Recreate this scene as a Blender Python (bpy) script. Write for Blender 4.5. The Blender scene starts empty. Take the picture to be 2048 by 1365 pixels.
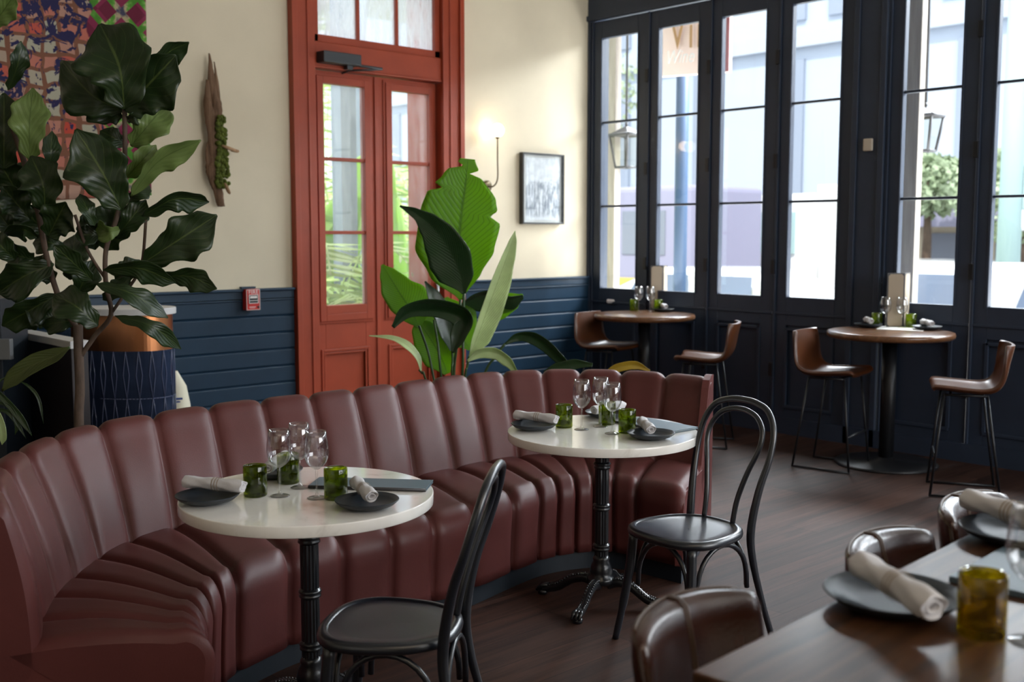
import bpy, bmesh, math, random
from mathutils import Vector, Matrix
from math import sin, cos, pi, radians as R_
random.seed(7)
SC = bpy.context.scene
COL = SC.collection

# ------------------------------------------------------------------ camera
EYE = 1.58
FPX = 2166.0
AZ = R_(47.5)
TILT = math.atan(214.5 / FPX)
CF = Vector((cos(AZ) * cos(TILT), sin(AZ) * cos(TILT), -sin(TILT)))
CR = Vector((sin(AZ), -cos(AZ), 0))
CU = Vector((cos(AZ) * sin(TILT), sin(AZ) * sin(TILT), cos(TILT)))
cd = bpy.data.cameras.new('camera')
cam = bpy.data.objects.new('camera', cd)
COL.objects.link(cam)
cam.matrix_world = Matrix(((CR.x, CU.x, -CF.x, 0), (CR.y, CU.y, -CF.y, 0), (CR.z, CU.z, -CF.z, EYE), (0, 0, 0, 1)))
cd.sensor_width = 36
cd.lens = FPX / 2048 * 36
cd.clip_end = 300
cd.dof.use_dof = True
cd.dof.focus_distance = 4.0
cd.dof.aperture_fstop = 3.2
SC.camera = cam

# ------------------------------------------------------------------ look
SC.view_settings.view_transform = 'Standard'
SC.view_settings.look = 'None'
SC.view_settings.gamma = 1
SC.view_settings.exposure = 0.0
SC.cycles.use_denoising = True
SC.cycles.max_bounces = 10
SC.cycles.diffuse_bounces = 4
SC.cycles.glossy_bounces = 4
SC.cycles.transmission_bounces = 8
SC.cycles.transparent_max_bounces = 24
SC.cycles.sample_clamp_indirect = 6
SC.cycles.caustics_reflective = False
SC.cycles.caustics_refractive = False

world = bpy.data.worlds.new('world')
SC.world = world
world.use_nodes = True
wn = world.node_tree
bg = wn.nodes['Background']
bg.inputs[0].default_value = (0.86, 0.93, 1.0, 1)
bg.inputs[1].default_value = 2.5


def lamp(name, kind, loc, direction, energy, color, size=None, size_y=None, angle=None):
    d = bpy.data.lights.new(name, kind)
    d.energy = energy
    d.color = color
    if kind == 'AREA':
        d.shape = 'RECTANGLE'
        d.size = size
        d.size_y = size_y
    if angle is not None:
        d.angle = angle
    o = bpy.data.objects.new(name, d)
    COL.objects.link(o)
    o.location = loc
    o.rotation_euler = Vector(direction).to_track_quat('-Z', 'Y').to_euler()
    return o


lamp('sun', 'SUN', (-10, -10, 30), (0.62, 0.30, -1.0), 4.5, (1.0, 0.96, 0.88), angle=R_(2))
lamp('street_sky_light', 'AREA', (11.2, 2.0, 6.9), (-1, 0, -0.62), 8800, (0.92, 0.96, 1.0), 14, 5)
lamp('pavement_bounce_light', 'AREA', (9.1, 2.0, 0.25), (-1, 0, 0.62), 900, (1.0, 0.98, 0.95), 13, 1.6)
lamp('garden_sky_light', 'AREA', (4.9, 10.2, 6.2), (0, -1, -0.8), 260, (0.95, 1.0, 0.96), 4, 3)
lamp('ceiling_warm_light', 'AREA', (0.2, -1.6, 4.1), (0.15, 0.25, -1), 55, (1.0, 0.80, 0.58), 4, 3)
lamp('front_fill_light', 'AREA', (4.4, -4.9, 2.7), (-0.12, 1, 0.0), 400, (0.95, 0.97, 1.0), 6, 2.6)  # added fill panel before the solid front wall, brightens camera-facing sides
lamp('side_fill_light', 'AREA', (-3.6, 0.6, 2.3), (1, 0.25, -0.08), 8, (0.90, 0.95, 1.0), 4, 2)  # weak added fill from the left; that wall has no opening

# ------------------------------------------------------------------ helpers


def at(px, py, z=None, x=None, y=None, D=None):
    """the point of the place that photograph position (px, py) shows, on a known plane"""
    r = CF * FPX + CR * (px - 1024) + CU * (682.5 - py)
    if z is not None:
        k = (z - EYE) / r.z
    elif x is not None:
        k = x / r.x
    elif y is not None:
        k = y / r.y
    else:
        k = D / (r.x * cos(AZ) + r.y * sin(AZ))
    return Vector((r.x * k, r.y * k, EYE + r.z * k))


def LD(l, d, z=0.0):
    """lateral / forward metres from the viewpoint -> world"""
    return Vector((cos(AZ) * d + sin(AZ) * l, sin(AZ) * d - cos(AZ) * l, z))


def heading(l, d):
    """z rotation that turns local -Y towards the direction (l, d)"""
    v = LD(l, d)
    return math.atan2(v.y, v.x) + pi / 2


class MB:
    def __init__(s):
        s.v = []
        s.f = []
        s.smooth = []

    def add(s, vs, fs, smooth=False):
        o = len(s.v)
        s.v += [Vector(p) for p in vs]
        s.f += [[i + o for i in f] for f in fs]
        s.smooth += [smooth] * len(fs)
        return s

    def box(s, a, b):
        x0, y0, z0 = [min(a[i], b[i]) for i in range(3)]
        x1, y1, z1 = [max(a[i], b[i]) for i in range(3)]
        return s.add([(x0, y0, z0), (x1, y0, z0), (x1, y1, z0), (x0, y1, z0), (x0, y0, z1), (x1, y0, z1), (x1, y1, z1), (x0, y1, z1)],
                     [(0, 3, 2, 1), (4, 5, 6, 7), (0, 1, 5, 4), (1, 2, 6, 5), (2, 3, 7, 6), (3, 0, 4, 7)])

    def obox(s, c, ax, ay, az):
        c = Vector(c)
        vs = [c + ax * i + ay * j + az * k for k in (-1, 1) for j in (-1, 1) for i in (-1, 1)]
        return s.add(vs, [(0, 2, 3, 1), (4, 5, 7, 6), (0, 1, 5, 4), (1, 3, 7, 5), (3, 2, 6, 7), (2, 0, 4, 6)])

    def prism(s, poly, z0, z1, smooth=False):
        n = len(poly)
        vs = [(p[0], p[1], z0) for p in poly] + [(p[0], p[1], z1) for p in poly]
        s.add(vs, [list(range(n))[::-1], list(range(n, 2 * n))])
        o = len(s.v) - 2 * n
        s.f += [[o + i, o + (i + 1) % n, o + n + (i + 1) % n, o + n + i] for i in range(n)]
        s.smooth += [smooth] * n
        return s

    def grid(s, rows, close_u=False, close_v=False, smooth=True):
        nu, nv = len(rows), len(rows[0])
        vs = [p for r in rows for p in r]
        fs = []
        for i in range(nu if close_u else nu - 1):
            for j in range(nv if close_v else nv - 1):
                i2, j2 = (i + 1) % nu, (j + 1) % nv
                fs.append((i * nv + j, i * nv + j2, i2 * nv + j2, i2 * nv + j))
        return s.add(vs, fs, smooth)

    def lathe(s, prof, n=32, c=(0, 0, 0), cap=True):
        c = Vector(c)
        rows = [[c + Vector((r * cos(2 * pi * k / n), r * sin(2 * pi * k / n), z)) for k in range(n)] for r, z in prof]
        s.grid(rows, close_v=True)
        if cap:
            o = len(s.v) - len(prof) * n
            if prof[0][0] > 1e-5:
                s.f.append([o + k for k in range(n)][::-1]); s.smooth.append(False)
            if prof[-1][0] > 1e-5:
                s.f.append([o + (len(prof) - 1) * n + k for k in range(n)]); s.smooth.append(False)
        return s

    def tube(s, pts, r, n=10, cap=True, closed=False, flat=1.0, up=None):
        pts = [Vector(p) for p in pts]
        m = len(pts)
        rs = r if isinstance(r, (list, tuple)) else [r] * m
        rows = []
        nrm = None
        for i in range(m):
            if closed:
                t = pts[(i + 1) % m] - pts[i - 1]
            else:
                t = pts[min(i + 1, m - 1)] - pts[max(i - 1, 0)]
            t.normalize()
            if nrm is None:
                a = Vector(up) if up else (Vector((0, 0, 1)) if abs(t.z) < 0.9 else Vector((1, 0, 0)))
                nrm = (a - t * a.dot(t)).normalized()
            else:
                nrm = (nrm - t * nrm.dot(t)).normalized()
            b = t.cross(nrm)
            rows.append([pts[i] + nrm * rs[i] * cos(2 * pi * k / n) + b * rs[i] * flat * sin(2 * pi * k / n) for k in range(n)])
        s.grid(rows, close_u=closed, close_v=True)
        if cap and not closed:
            o = len(s.v) - m * n
            s.f.append([o + k for k in range(n)][::-1]); s.smooth.append(False)
            s.f.append([o + (m - 1) * n + k for k in range(n)]); s.smooth.append(False)
        return s

    def sphere(s, c, r, n=16, sz=1.0):
        prof = [(max(1e-5, r * sin(pi * i / n)), -r * sz * cos(pi * i / n)) for i in range(n + 1)]
        return s.lathe(prof, n * 2, c, cap=False)

    def xf(s, M):
        s.v = [M @ p for p in s.v]
        return s

    def build(s, name, mat, parent=None, world=False, origin=None, bevel=0, segs=2, subsurf=0, solid=0, loc=None, autosmooth=None):
        me = bpy.data.meshes.new(name)
        o = bpy.data.objects.new(name, me)
        off = Vector((0, 0, 0))
        if parent is None:
            if origin is None and loc is None:
                xs = [p.x for p in s.v]; ys = [p.y for p in s.v]; zs = [p.z for p in s.v]
                off = Vector(((min(xs) + max(xs)) / 2, (min(ys) + max(ys)) / 2, min(zs)))
                o.location = off
            elif loc is not None:
                o.location = loc
            else:
                off = Vector(origin)
                o.location = off
        elif world:
            q = parent
            while q is not None:
                off = off + q.location
                q = q.parent
        me.from_pydata([p - off for p in s.v], [], s.f)
        bm = bmesh.new(); bm.from_mesh(me)
        bmesh.ops.recalc_face_normals(bm, faces=bm.faces)
        bm.to_mesh(me); bm.free()
        if len(me.polygons) == len(s.smooth):
            me.polygons.foreach_set('use_smooth', s.smooth)
        else:
            me.polygons.foreach_set('use_smooth', [any(s.smooth)] * len(me.polygons))
        me.materials.append(mat)
        COL.objects.link(o)
        if parent is not None:
            o.parent = parent
        if bevel:
            m = o.modifiers.new('bevel', 'BEVEL'); m.width = bevel; m.segments = segs; m.limit_method = 'ANGLE'; m.angle_limit = R_(35)
        if solid:
            m = o.modifiers.new('solid', 'SOLIDIFY'); m.thickness = solid; m.offset = 0
        if subsurf:
            m = o.modifiers.new('subsurf', 'SUBSURF'); m.levels = subsurf; m.render_levels = subsurf
        return o


def tag(o, label=None, cat=None, group=None, kind=None):
    if label: o['label'] = label
    if cat: o['category'] = cat
    if group: o['group'] = group
    if kind: o['kind'] = kind
    return o


def empty(name, loc=(0, 0, 0), rz=0.0):
    o = bpy.data.objects.new(name, None)
    COL.objects.link(o)
    o.location = loc
    o.rotation_euler = (0, 0, rz)
    o.empty_display_size = 0.05
    return o


def thing(name, label, cat, loc=(0, 0, 0), rz=0.0, group=None):
    return tag(empty(name, loc, rz), label, cat, group)


def dup(root, loc, rz, label=None, group=None):
    r = root.copy(); COL.objects.link(r)
    r.location = loc; r.rotation_euler = (0, 0, rz)
    if label: r['label'] = label
    if group: r['group'] = group
    for ch in list(root.children):
        c = ch.copy(); COL.objects.link(c); c.parent = r
        for g in list(ch.children):
            d = g.copy(); COL.objects.link(d); d.parent = c
    return r


def crom(P, n=8, closed=False):
    """Catmull-Rom through P"""
    P = [Vector(p) for p in P]
    out = []
    m = len(P)
    for i in range(m if closed else m - 1):
        if closed:
            a, b, c, d = P[i - 1], P[i], P[(i + 1) % m], P[(i + 2) % m]
        else:
            a = P[i - 1] if i else P[0] * 2 - P[1]
            b, c = P[i], P[i + 1]
            d = P[i + 2] if i + 2 < m else P[-1] * 2 - P[-2]
        for k in range(n):
            t = k / n
            out.append(0.5 * ((2 * b) + (c - a) * t + (2 * a - 5 * b + 4 * c - d) * t * t + (3 * b - 3 * c + d - a) * t ** 3))
    if not closed:
        out.append(P[-1].copy())
    return out


# ------------------------------------------------------------------ materials
def newmat(name):
    m = bpy.data.materials.new(name)
    m.use_nodes = True
    nt = m.node_tree
    return m, nt, nt.nodes['Principled BSDF'], nt.links


def coords(nt, scale=(1, 1, 1), rot=(0, 0, 0), obj=True):
    tc = nt.nodes.new('ShaderNodeTexCoord')
    mp = nt.nodes.new('ShaderNodeMapping')
    mp.inputs['Scale'].default_value = scale
    mp.inputs['Rotation'].default_value = rot
    nt.links.new(tc.outputs['Object' if obj else 'Generated'], mp.inputs[0])
    return mp.outputs[0]


def ramp(nt, fac, stops):
    r = nt.nodes.new('ShaderNodeValToRGB')
    e = r.color_ramp.elements
    while len(e) < len(stops):
        e.new(0.5)
    for i, (p, c) in enumerate(stops):
        e[i].position = p
        e[i].color = (c[0], c[1], c[2], 1)
    nt.links.new(fac, r.inputs[0])
    return r.outputs[0]


def noise(nt, vec, scale, detail=4, rough=0.55, dist=0.0):
    n = nt.nodes.new('ShaderNodeTexNoise')
    n.inputs['Scale'].default_value = scale
    n.inputs['Detail'].default_value = detail
    n.inputs['Roughness'].default_value = rough
    n.inputs['Distortion'].default_value = dist
    nt.links.new(vec, n.inputs['Vector'])
    return n


def bump(nt, bsdf, height, strength=0.2, dist=0.01):
    b = nt.nodes.new('ShaderNodeBump')
    b.inputs['Strength'].default_value = strength
    b.inputs['Distance'].default_value = dist
    nt.links.new(height, b.inputs['Height'])
    nt.links.new(b.outputs[0], bsdf.inputs['Normal'])


def simple(name, col, rough=0.5, metal=0.0, var=0.0, vscale=8.0, bstr=0.0, bscale=60.0, spec=0.5, coat=0.0, stretch=(1, 1, 1), bdist=0.004, crough=0.1):
    m, nt, b, L = newmat(name)
    b.inputs['Base Color'].default_value = (*col, 1)
    b.inputs['Roughness'].default_value = rough
    b.inputs['Metallic'].default_value = metal
    b.inputs['Specular IOR Level'].default_value = spec
    b.inputs['Coat Weight'].default_value = coat
    b.inputs['Coat Roughness'].default_value = crough
    if var or bstr:
        v = coords(nt, stretch)
    if var:
        n = noise(nt, v, vscale, 5)
        lo = [c * (1 - var) for c in col]; hi = [min(1, c * (1 + var)) for c in col]
        L.new(ramp(nt, n.outputs[0], [(0.3, lo), (0.7, hi)]), b.inputs['Base Color'])
    if bstr:
        n2 = noise(nt, v, bscale, 3)
        bump(nt, b, n2.outputs[0], bstr, bdist)
    return m


def wood(name, dark, light, rough=0.4, scale=1.0, along='X', plank=None, coat=0.0, bstr=0.15):
    """along = grain direction; plank = (length, width) of boards"""
    m, nt, b, L = newmat(name)
    st = {'X': (0.6, 9, 9), 'Y': (9, 0.6, 9), 'Z': (9, 9, 0.6)}[along]
    v = coords(nt, tuple(c * scale for c in st))
    n = noise(nt, v, 2.2, 8, 0.62, 0.7)
    c1 = ramp(nt, n.outputs[0], [(0.30, dark), (0.52, [(a + c) / 2 for a, c in zip(dark, light)]), (0.72, light)])
    out = c1
    h = n.outputs[0]
    if plank:
        v2 = coords(nt, (1, 1, 1), (0, 0, 0 if along == 'X' else pi / 2))
        br = nt.nodes.new('ShaderNodeTexBrick')
        br.inputs['Scale'].default_value = 1.0
        br.inputs['Brick Width'].default_value = plank[0]
        br.inputs['Row Height'].default_value = plank[1]
        br.inputs['Mortar Size'].default_value = 0.0022
        br.inputs['Mortar Smooth'].default_value = 0.3
        br.offset = 0.37
        br.inputs['Color1'].default_value = (0.62, 0.62, 0.62, 1)
        br.inputs['Color2'].default_value = (1.25, 1.2, 1.15, 1)
        br.inputs['Mortar'].default_value = (0.25, 0.25, 0.25, 1)
        L.new(v2, br.inputs['Vector'])
        mx = nt.nodes.new('ShaderNodeMix'); mx.data_type = 'RGBA'; mx.blend_type = 'MULTIPLY'
        mx.inputs['Factor'].default_value = 1.0
        L.new(c1, mx.inputs['A']); L.new(br.outputs['Color'], mx.inputs['B'])
        out = mx.outputs['Result']
        inv = nt.nodes.new('ShaderNodeMath'); inv.operation = 'SUBTRACT'
        ml = nt.nodes.new('ShaderNodeMath'); ml.operation = 'MULTIPLY'; ml.inputs[1].default_value = 0.35
        L.new(n.outputs[0], ml.inputs[0]); L.new(ml.outputs[0], inv.inputs[0]); L.new(br.outputs['Fac'], inv.inputs[1])
        h = inv.outputs[0]
    L.new(out, b.inputs['Base Color'])
    b.inputs['Roughness'].default_value = rough
    b.inputs['Coat Weight'].default_value = coat
    b.inputs['Coat Roughness'].default_value = 0.18
    b.inputs['Specular IOR Level'].default_value = 0.20
    bump(nt, b, h, bstr, 0.004)
    return m


def thin_glass(name, tint=(1, 1, 1), refl=1.0, rough=0.0, haze=0.0, hazecol=(0.9, 0.95, 1)):
    m, nt, b, L = newmat(name)
    nt.nodes.remove(b)
    out = nt.nodes['Material Output']
    tr = nt.nodes.new('ShaderNodeBsdfTransparent'); tr.inputs[0].default_value = (*tint, 1)
    gl = nt.nodes.new('ShaderNodeBsdfGlossy'); gl.inputs['Roughness'].default_value = rough
    fr = nt.nodes.new('ShaderNodeLayerWeight'); fr.inputs[0].default_value = 0.5
    pw = nt.nodes.new('ShaderNodeMath'); pw.operation = 'POWER'; pw.inputs[1].default_value = 3.6
    ml = nt.nodes.new('ShaderNodeMath'); ml.operation = 'MULTIPLY_ADD'; ml.inputs[1].default_value = 0.62 * min(refl, 1.6); ml.inputs[2].default_value = 0.035 * refl; ml.use_clamp = True
    L.new(fr.outputs['Facing'], pw.inputs[0]); L.new(pw.outputs[0], ml.inputs[0])
    mx = nt.nodes.new('ShaderNodeMixShader')
    L.new(ml.outputs[0], mx.inputs[0]); L.new(tr.outputs[0], mx.inputs[1]); L.new(gl.outputs[0], mx.inputs[2])
    last = mx.outputs[0]
    if haze:
        df = nt.nodes.new('ShaderNodeBsdfTranslucent'); df.inputs[0].default_value = (*hazecol, 1)
        n = noise(nt, coords(nt, (14, 14, 2.5)), 1.6, 5, 0.6, 0.6)
        rp = ramp(nt, n.outputs[0], [(0.35, (haze * 0.35,) * 3), (0.7, (haze,) * 3)])
        m2 = nt.nodes.new('ShaderNodeMixShader')
        L.new(rp, m2.inputs[0]); L.new(last, m2.inputs[1]); L.new(df.outputs[0], m2.inputs[2])
        last = m2.outputs[0]
    L.new(last, out.inputs[0])
    return m


def leafmat(name, top, back, trans, rough=0.35, vein_scale=(1, 1, 1), tfac=0.45, coat=0.0):
    """leaf colour varies softly; light passes through the blade. UV: u across, v along"""
    m, nt, b, L = newmat(name)
    out = nt.nodes['Material Output']
    uvn = nt.nodes.new('ShaderNodeUVMap')
    sp = nt.nodes.new('ShaderNodeSeparateXYZ'); L.new(uvn.outputs[0], sp.inputs[0])
    # side veins: v - |u| in a wave
    ab = nt.nodes.new('ShaderNodeMath'); ab.operation = 'ABSOLUTE'; L.new(sp.outputs[0], ab.inputs[0])
    k1 = nt.nodes.new('ShaderNodeMath'); k1.operation = 'MULTIPLY'; k1.inputs[1].default_value = vein_scale[1]; L.new(ab.outputs[0], k1.inputs[0])
    sb = nt.nodes.new('ShaderNodeMath'); sb.operation = 'SUBTRACT'; L.new(sp.outputs[1], sb.inputs[0]); L.new(k1.outputs[0], sb.inputs[1])
    k2 = nt.nodes.new('ShaderNodeMath'); k2.operation = 'MULTIPLY'; k2.inputs[1].default_value = vein_scale[0]; L.new(sb.outputs[0], k2.inputs[0])
    fr = nt.nodes.new('ShaderNodeMath'); fr.operation = 'FRACT'; L.new(k2.outputs[0], fr.inputs[0])
    c5 = nt.nodes.new('ShaderNodeMath'); c5.operation = 'SUBTRACT'; c5.inputs[1].default_value = 0.5; L.new(fr.outputs[0], c5.inputs[0])
    a5 = nt.nodes.new('ShaderNodeMath'); a5.operation = 'ABSOLUTE'; L.new(c5.outputs[0], a5.inputs[0])
    vein = ramp(nt, a5.outputs[0], [(0.0, (1, 1, 1)), (vein_scale[2] * 0.1, (0, 0, 0))])
    mid = ramp(nt, ab.outputs[0], [(0.02, (1, 1, 1)), (0.05, (0, 0, 0))])
    mxv = nt.nodes.new('ShaderNodeMath'); mxv.operation = 'MAXIMUM'; L.new(vein, mxv.inputs[0]); L.new(mid, mxv.inputs[1])
    n = noise(nt, coords(nt, (1, 1, 1)), 9, 3)
    base = ramp(nt, n.outputs[0], [(0.3, [c * 0.8 for c in top]), (0.7, [c * 1.2 for c in top])])
    mx = nt.nodes.new('ShaderNodeMix'); mx.data_type = 'RGBA'
    mf = nt.nodes.new('ShaderNodeMath'); mf.operation = 'MULTIPLY'; mf.inputs[1].default_value = 0.45; L.new(mxv.outputs[0], mf.inputs[0]); mf.inputs[1].default_value = 0.6
    L.new(mf.outputs[0], mx.inputs['Factor']); L.new(base, mx.inputs['A']); mx.inputs['B'].default_value = (*back, 1)
    L.new(mx.outputs['Result'], b.inputs['Base Color'])
    b.inputs['Roughness'].default_value = rough
    b.inputs['Coat Weight'].default_value = coat
    b.inputs['Coat Roughness'].default_value = 0.25
    bump(nt, b, a5.outputs[0], 0.35, 0.006)
    t = nt.nodes.new('ShaderNodeBsdfTranslucent')
    mt_ = nt.nodes.new('ShaderNodeMix'); mt_.data_type = 'RGBA'
    L.new(mf.outputs[0], mt_.inputs['Factor']); mt_.inputs['A'].default_value = (*trans, 1); mt_.inputs['B'].default_value = (*[c * 0.45 for c in trans], 1)
    L.new(mt_.outputs['Result'], t.inputs[0])
    ms = nt.nodes.new('ShaderNodeMixShader'); ms.inputs[0].default_value = tfac
    L.new(b.outputs[0], ms.inputs[1]); L.new(t.outputs[0], ms.inputs[2]); L.new(ms.outputs[0], out.inputs[0])
    return m


M = {}
M['cream'] = simple('cream_plaster', (0.69, 0.61, 0.455), 0.75, var=0.03, vscale=3, bstr=0.15, bscale=160)
M['navy_board'] = simple('navy_paint', (0.008, 0.030, 0.060), 0.45, spec=0.4, var=0.10, vscale=5, bstr=0.08, bscale=40)
M['navy_frame'] = simple('dark_navy_paint', (0.019, 0.031, 0.058), 0.50, var=0.10, vscale=4, bstr=0.08, bscale=50)
M['red'] = simple('brick_red_paint', (0.33, 0.052, 0.020), 0.42, spec=0.4, var=0.10, vscale=4, bstr=0.10, bscale=35)
M['red_dark'] = simple('shaded_red_joint', (0.16, 0.022, 0.016), 0.5)
M['ceiling'] = simple('ceiling_paint', (0.55, 0.52, 0.46), 0.8)
M['floor'] = wood('floor_boards', (0.018, 0.009, 0.0075), (0.075, 0.036, 0.026), 0.56, 1.0, 'X', (1.9, 0.19), bstr=0.30)
M['leather'] = simple('oxblood_leather', (0.098, 0.027, 0.025), 0.45, spec=0.34, var=0.10, vscale=5, bstr=0.18, bscale=220, bdist=0.002)
M['leather_side'] = simple('oxblood_vinyl_panel', (0.115, 0.031, 0.028), 0.50, spec=0.35, bstr=0.08, bscale=200)
M['plinth'] = simple('dark_plinth', (0.010, 0.016, 0.024), 0.5)
M['black_wood'] = simple('black_lacquered_wood', (0.006, 0.009, 0.015), 0.33, coat=0.7, bstr=0.05, bscale=60, crough=0.3)
M['iron'] = simple('black_cast_iron', (0.008, 0.010, 0.013), 0.28, coat=0.4, bstr=0.12, bscale=90)
M['black_metal'] = simple('black_metal', (0.012, 0.013, 0.016), 0.4, metal=0.3)
M['tan_leather'] = simple('tan_leather', (0.075, 0.023, 0.007), 0.33, var=0.25, vscale=7, bstr=0.12, bscale=150)
M['brown_leather'] = simple('brown_leather', (0.035, 0.010, 0.005), 0.24, var=0.35, vscale=9, bstr=0.15, bscale=120, coat=0.3, crough=0.25)
M['seam_brown'] = simple('worn_leather_piping', (0.07, 0.04, 0.022), 0.4)
M['piping'] = simple('light_stitching', (0.45, 0.34, 0.24), 0.5)
M['table_wood'] = wood('dark_walnut_top', (0.010, 0.006, 0.005), (0.105, 0.045, 0.020), 0.34, 1.5, 'X', coat=0.08, bstr=0.08)
M['bar_wood'] = wood('bar_table_wood', (0.07, 0.028, 0.012), (0.20, 0.095, 0.045), 0.28, 1.0, 'X', coat=0.5)
M['plate'] = simple('charcoal_stoneware', (0.022, 0.028, 0.036), 0.42, spec=0.35, var=0.1, vscale=14)
M['napkin'] = simple('natural_linen', (0.62, 0.61, 0.63), 0.9, bstr=0.35, bscale=300, bdist=0.002)
M['stripe'] = simple('linen_stripe', (0.36, 0.29, 0.22), 0.9)
M['glass'] = thin_glass('clear_crystal', (0.97, 0.975, 0.98), 2.6)
M['glass_stem'] = thin_glass('crystal_stem', (0.99, 0.99, 0.99), 3.5, rough=0.12)
M['pane'] = thin_glass('window_glass', (0.97, 0.985, 0.99), 0.7)
M['pane_dirty'] = thin_glass('weathered_glass', (0.96, 0.98, 0.97), 0.7, haze=0.10)
M['pane_frost'] = thin_glass('condensed_glass', (0.95, 0.97, 1.0), 0.7, haze=0.85, hazecol=(0.60, 0.62, 0.66))
M['paper'] = simple('menu_paper', (0.78, 0.77, 0.74), 0.8)
M['menu_blue'] = simple('slate_blue_cover', (0.10, 0.15, 0.19), 0.45, bstr=0.1, bscale=250)
M['menu_dark'] = simple('dark_menu_frame', (0.03, 0.028, 0.03), 0.45)
M['menu_tan'] = simple('tan_linen_panel', (0.30, 0.24, 0.175), 0.8, bstr=0.3, bscale=300)
M['copper'] = simple('brushed_copper', (0.72, 0.30, 0.13), 0.30, metal=1.0, var=0.15, vscale=6, bstr=0.1, bscale=30, stretch=(1, 1, 0.2))
M['white_stone'] = simple('white_counter', (0.62, 0.62, 0.62), 0.35, var=0.04, vscale=6)
M['navy_tile'] = simple('glossy_navy_tile', (0.020, 0.030, 0.060), 0.14, var=0.2, vscale=8, bstr=0.08, bscale=12)
M['tile_edge'] = simple('tile_ridge_highlight', (0.10, 0.12, 0.20), 0.15)  # lighter than the tile: light caught by the ridges put into the colour
M['bark'] = simple('brown_bark', (0.10, 0.065, 0.045), 0.8, var=0.4, vscale=30, bstr=0.6, bscale=60, stretch=(1, 1, 0.3))
M['green_stem'] = simple('green_stalk', (0.035, 0.075, 0.022), 0.4)
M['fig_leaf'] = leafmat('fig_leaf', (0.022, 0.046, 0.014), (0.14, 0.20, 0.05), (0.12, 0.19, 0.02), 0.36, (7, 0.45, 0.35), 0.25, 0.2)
M['fig_leaf_lit'] = leafmat('lit_fig_leaf', (0.22, 0.31, 0.095), (0.08, 0.14, 0.03), (0.22, 0.40, 0.05), 0.38, (7, 0.45, 0.35), 0.35, 0.2)  # lit copy of the fig leaf, brightness put into its colour
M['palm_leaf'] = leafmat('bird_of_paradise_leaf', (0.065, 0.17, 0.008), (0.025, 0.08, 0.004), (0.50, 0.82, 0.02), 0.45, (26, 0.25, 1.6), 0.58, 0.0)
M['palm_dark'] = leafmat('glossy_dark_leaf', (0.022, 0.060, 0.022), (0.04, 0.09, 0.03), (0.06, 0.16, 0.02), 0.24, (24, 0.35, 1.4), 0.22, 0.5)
M['palm_pale'] = leafmat('pale_leaf', (0.60, 0.72, 0.38), (0.26, 0.40, 0.12), (0.5, 0.75, 0.18), 0.36, (30, 0.25, 1.6), 0.25, 0.2)  # light green leaf, base colour raised further to look window-lit
M['yellow_leaf'] = leafmat('yellowing_leaf', (0.42, 0.30, 0.03), (0.5, 0.4, 0.1), (0.5, 0.38, 0.03), 0.4, (10, 0.4, 0.8), 0.3)
M['olive_leaf'] = leafmat('olive_leaf', (0.075, 0.095, 0.025), (0.13, 0.15, 0.05), (0.2, 0.24, 0.04), 0.4, (10, 0.35, 0.5), 0.3)
M['garden_leaf'] = leafmat('garden_leaf', (0.26, 0.42, 0.10), (0.4, 0.55, 0.2), (0.60, 0.82, 0.20), 0.4, (18, 0.35, 1.2), 0.5)
M['soil'] = simple('soil', (0.03, 0.02, 0.015), 0.95)
M['pot'] = simple('dark_planter', (0.04, 0.045, 0.05), 0.5)
M['moss'] = simple('green_moss', (0.085, 0.11, 0.012), 0.95, var=0.4, vscale=40, bstr=0.9, bscale=90, bdist=0.01)
M['fungus'] = simple('bracket_fungus', (0.36, 0.22, 0.12), 0.85, var=0.3, vscale=20)
M['drift'] = wood('driftwood', (0.07, 0.038, 0.022), (0.26, 0.16, 0.10), 0.85, 3.0, 'Z', bstr=0.8)
M['closer'] = simple('dark_grey_metal', (0.05, 0.055, 0.06), 0.45, metal=0.4)
M['steel'] = simple('satin_steel', (0.55, 0.55, 0.55), 0.25, metal=1.0)
M['brass'] = simple('aged_brass', (0.12, 0.09, 0.05), 0.4, metal=0.8)
M['fire'] = simple('fire_red_plastic', (0.60, 0.025, 0.018), 0.35)
M['white_paint'] = simple('white_print', (0.80, 0.76, 0.74), 0.5)
M['ivory'] = simple('ivory_plastic', (0.52, 0.46, 0.38), 0.5)
M['grey_plate'] = simple('grey_steel_plate', (0.20, 0.21, 0.22), 0.4, metal=0.4)
M['frame_grey'] = simple('grey_black_frame', (0.035, 0.037, 0.038), 0.30)


def stone_mat():
    m, nt, b, L = newmat('cream_quartz')
    n = noise(nt, coords(nt, (1, 1, 1)), 3.5, 8, 0.65, 1.6)
    c = ramp(nt, n.outputs[0], [(0.30, (0.72, 0.69, 0.64)), (0.42, (0.88, 0.86, 0.81)), (0.6, (0.90, 0.88, 0.84)), (0.66, (0.80, 0.77, 0.71)), (0.72, (0.90, 0.88, 0.83))])
    L.new(c, b.inputs['Base Color'])
    b.inputs['Roughness'].default_value = 0.09
    b.inputs['Coat Weight'].default_value = 0.3
    b.inputs['Coat Roughness'].default_value = 0.06
    return m


M['quartz'] = stone_mat()


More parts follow.
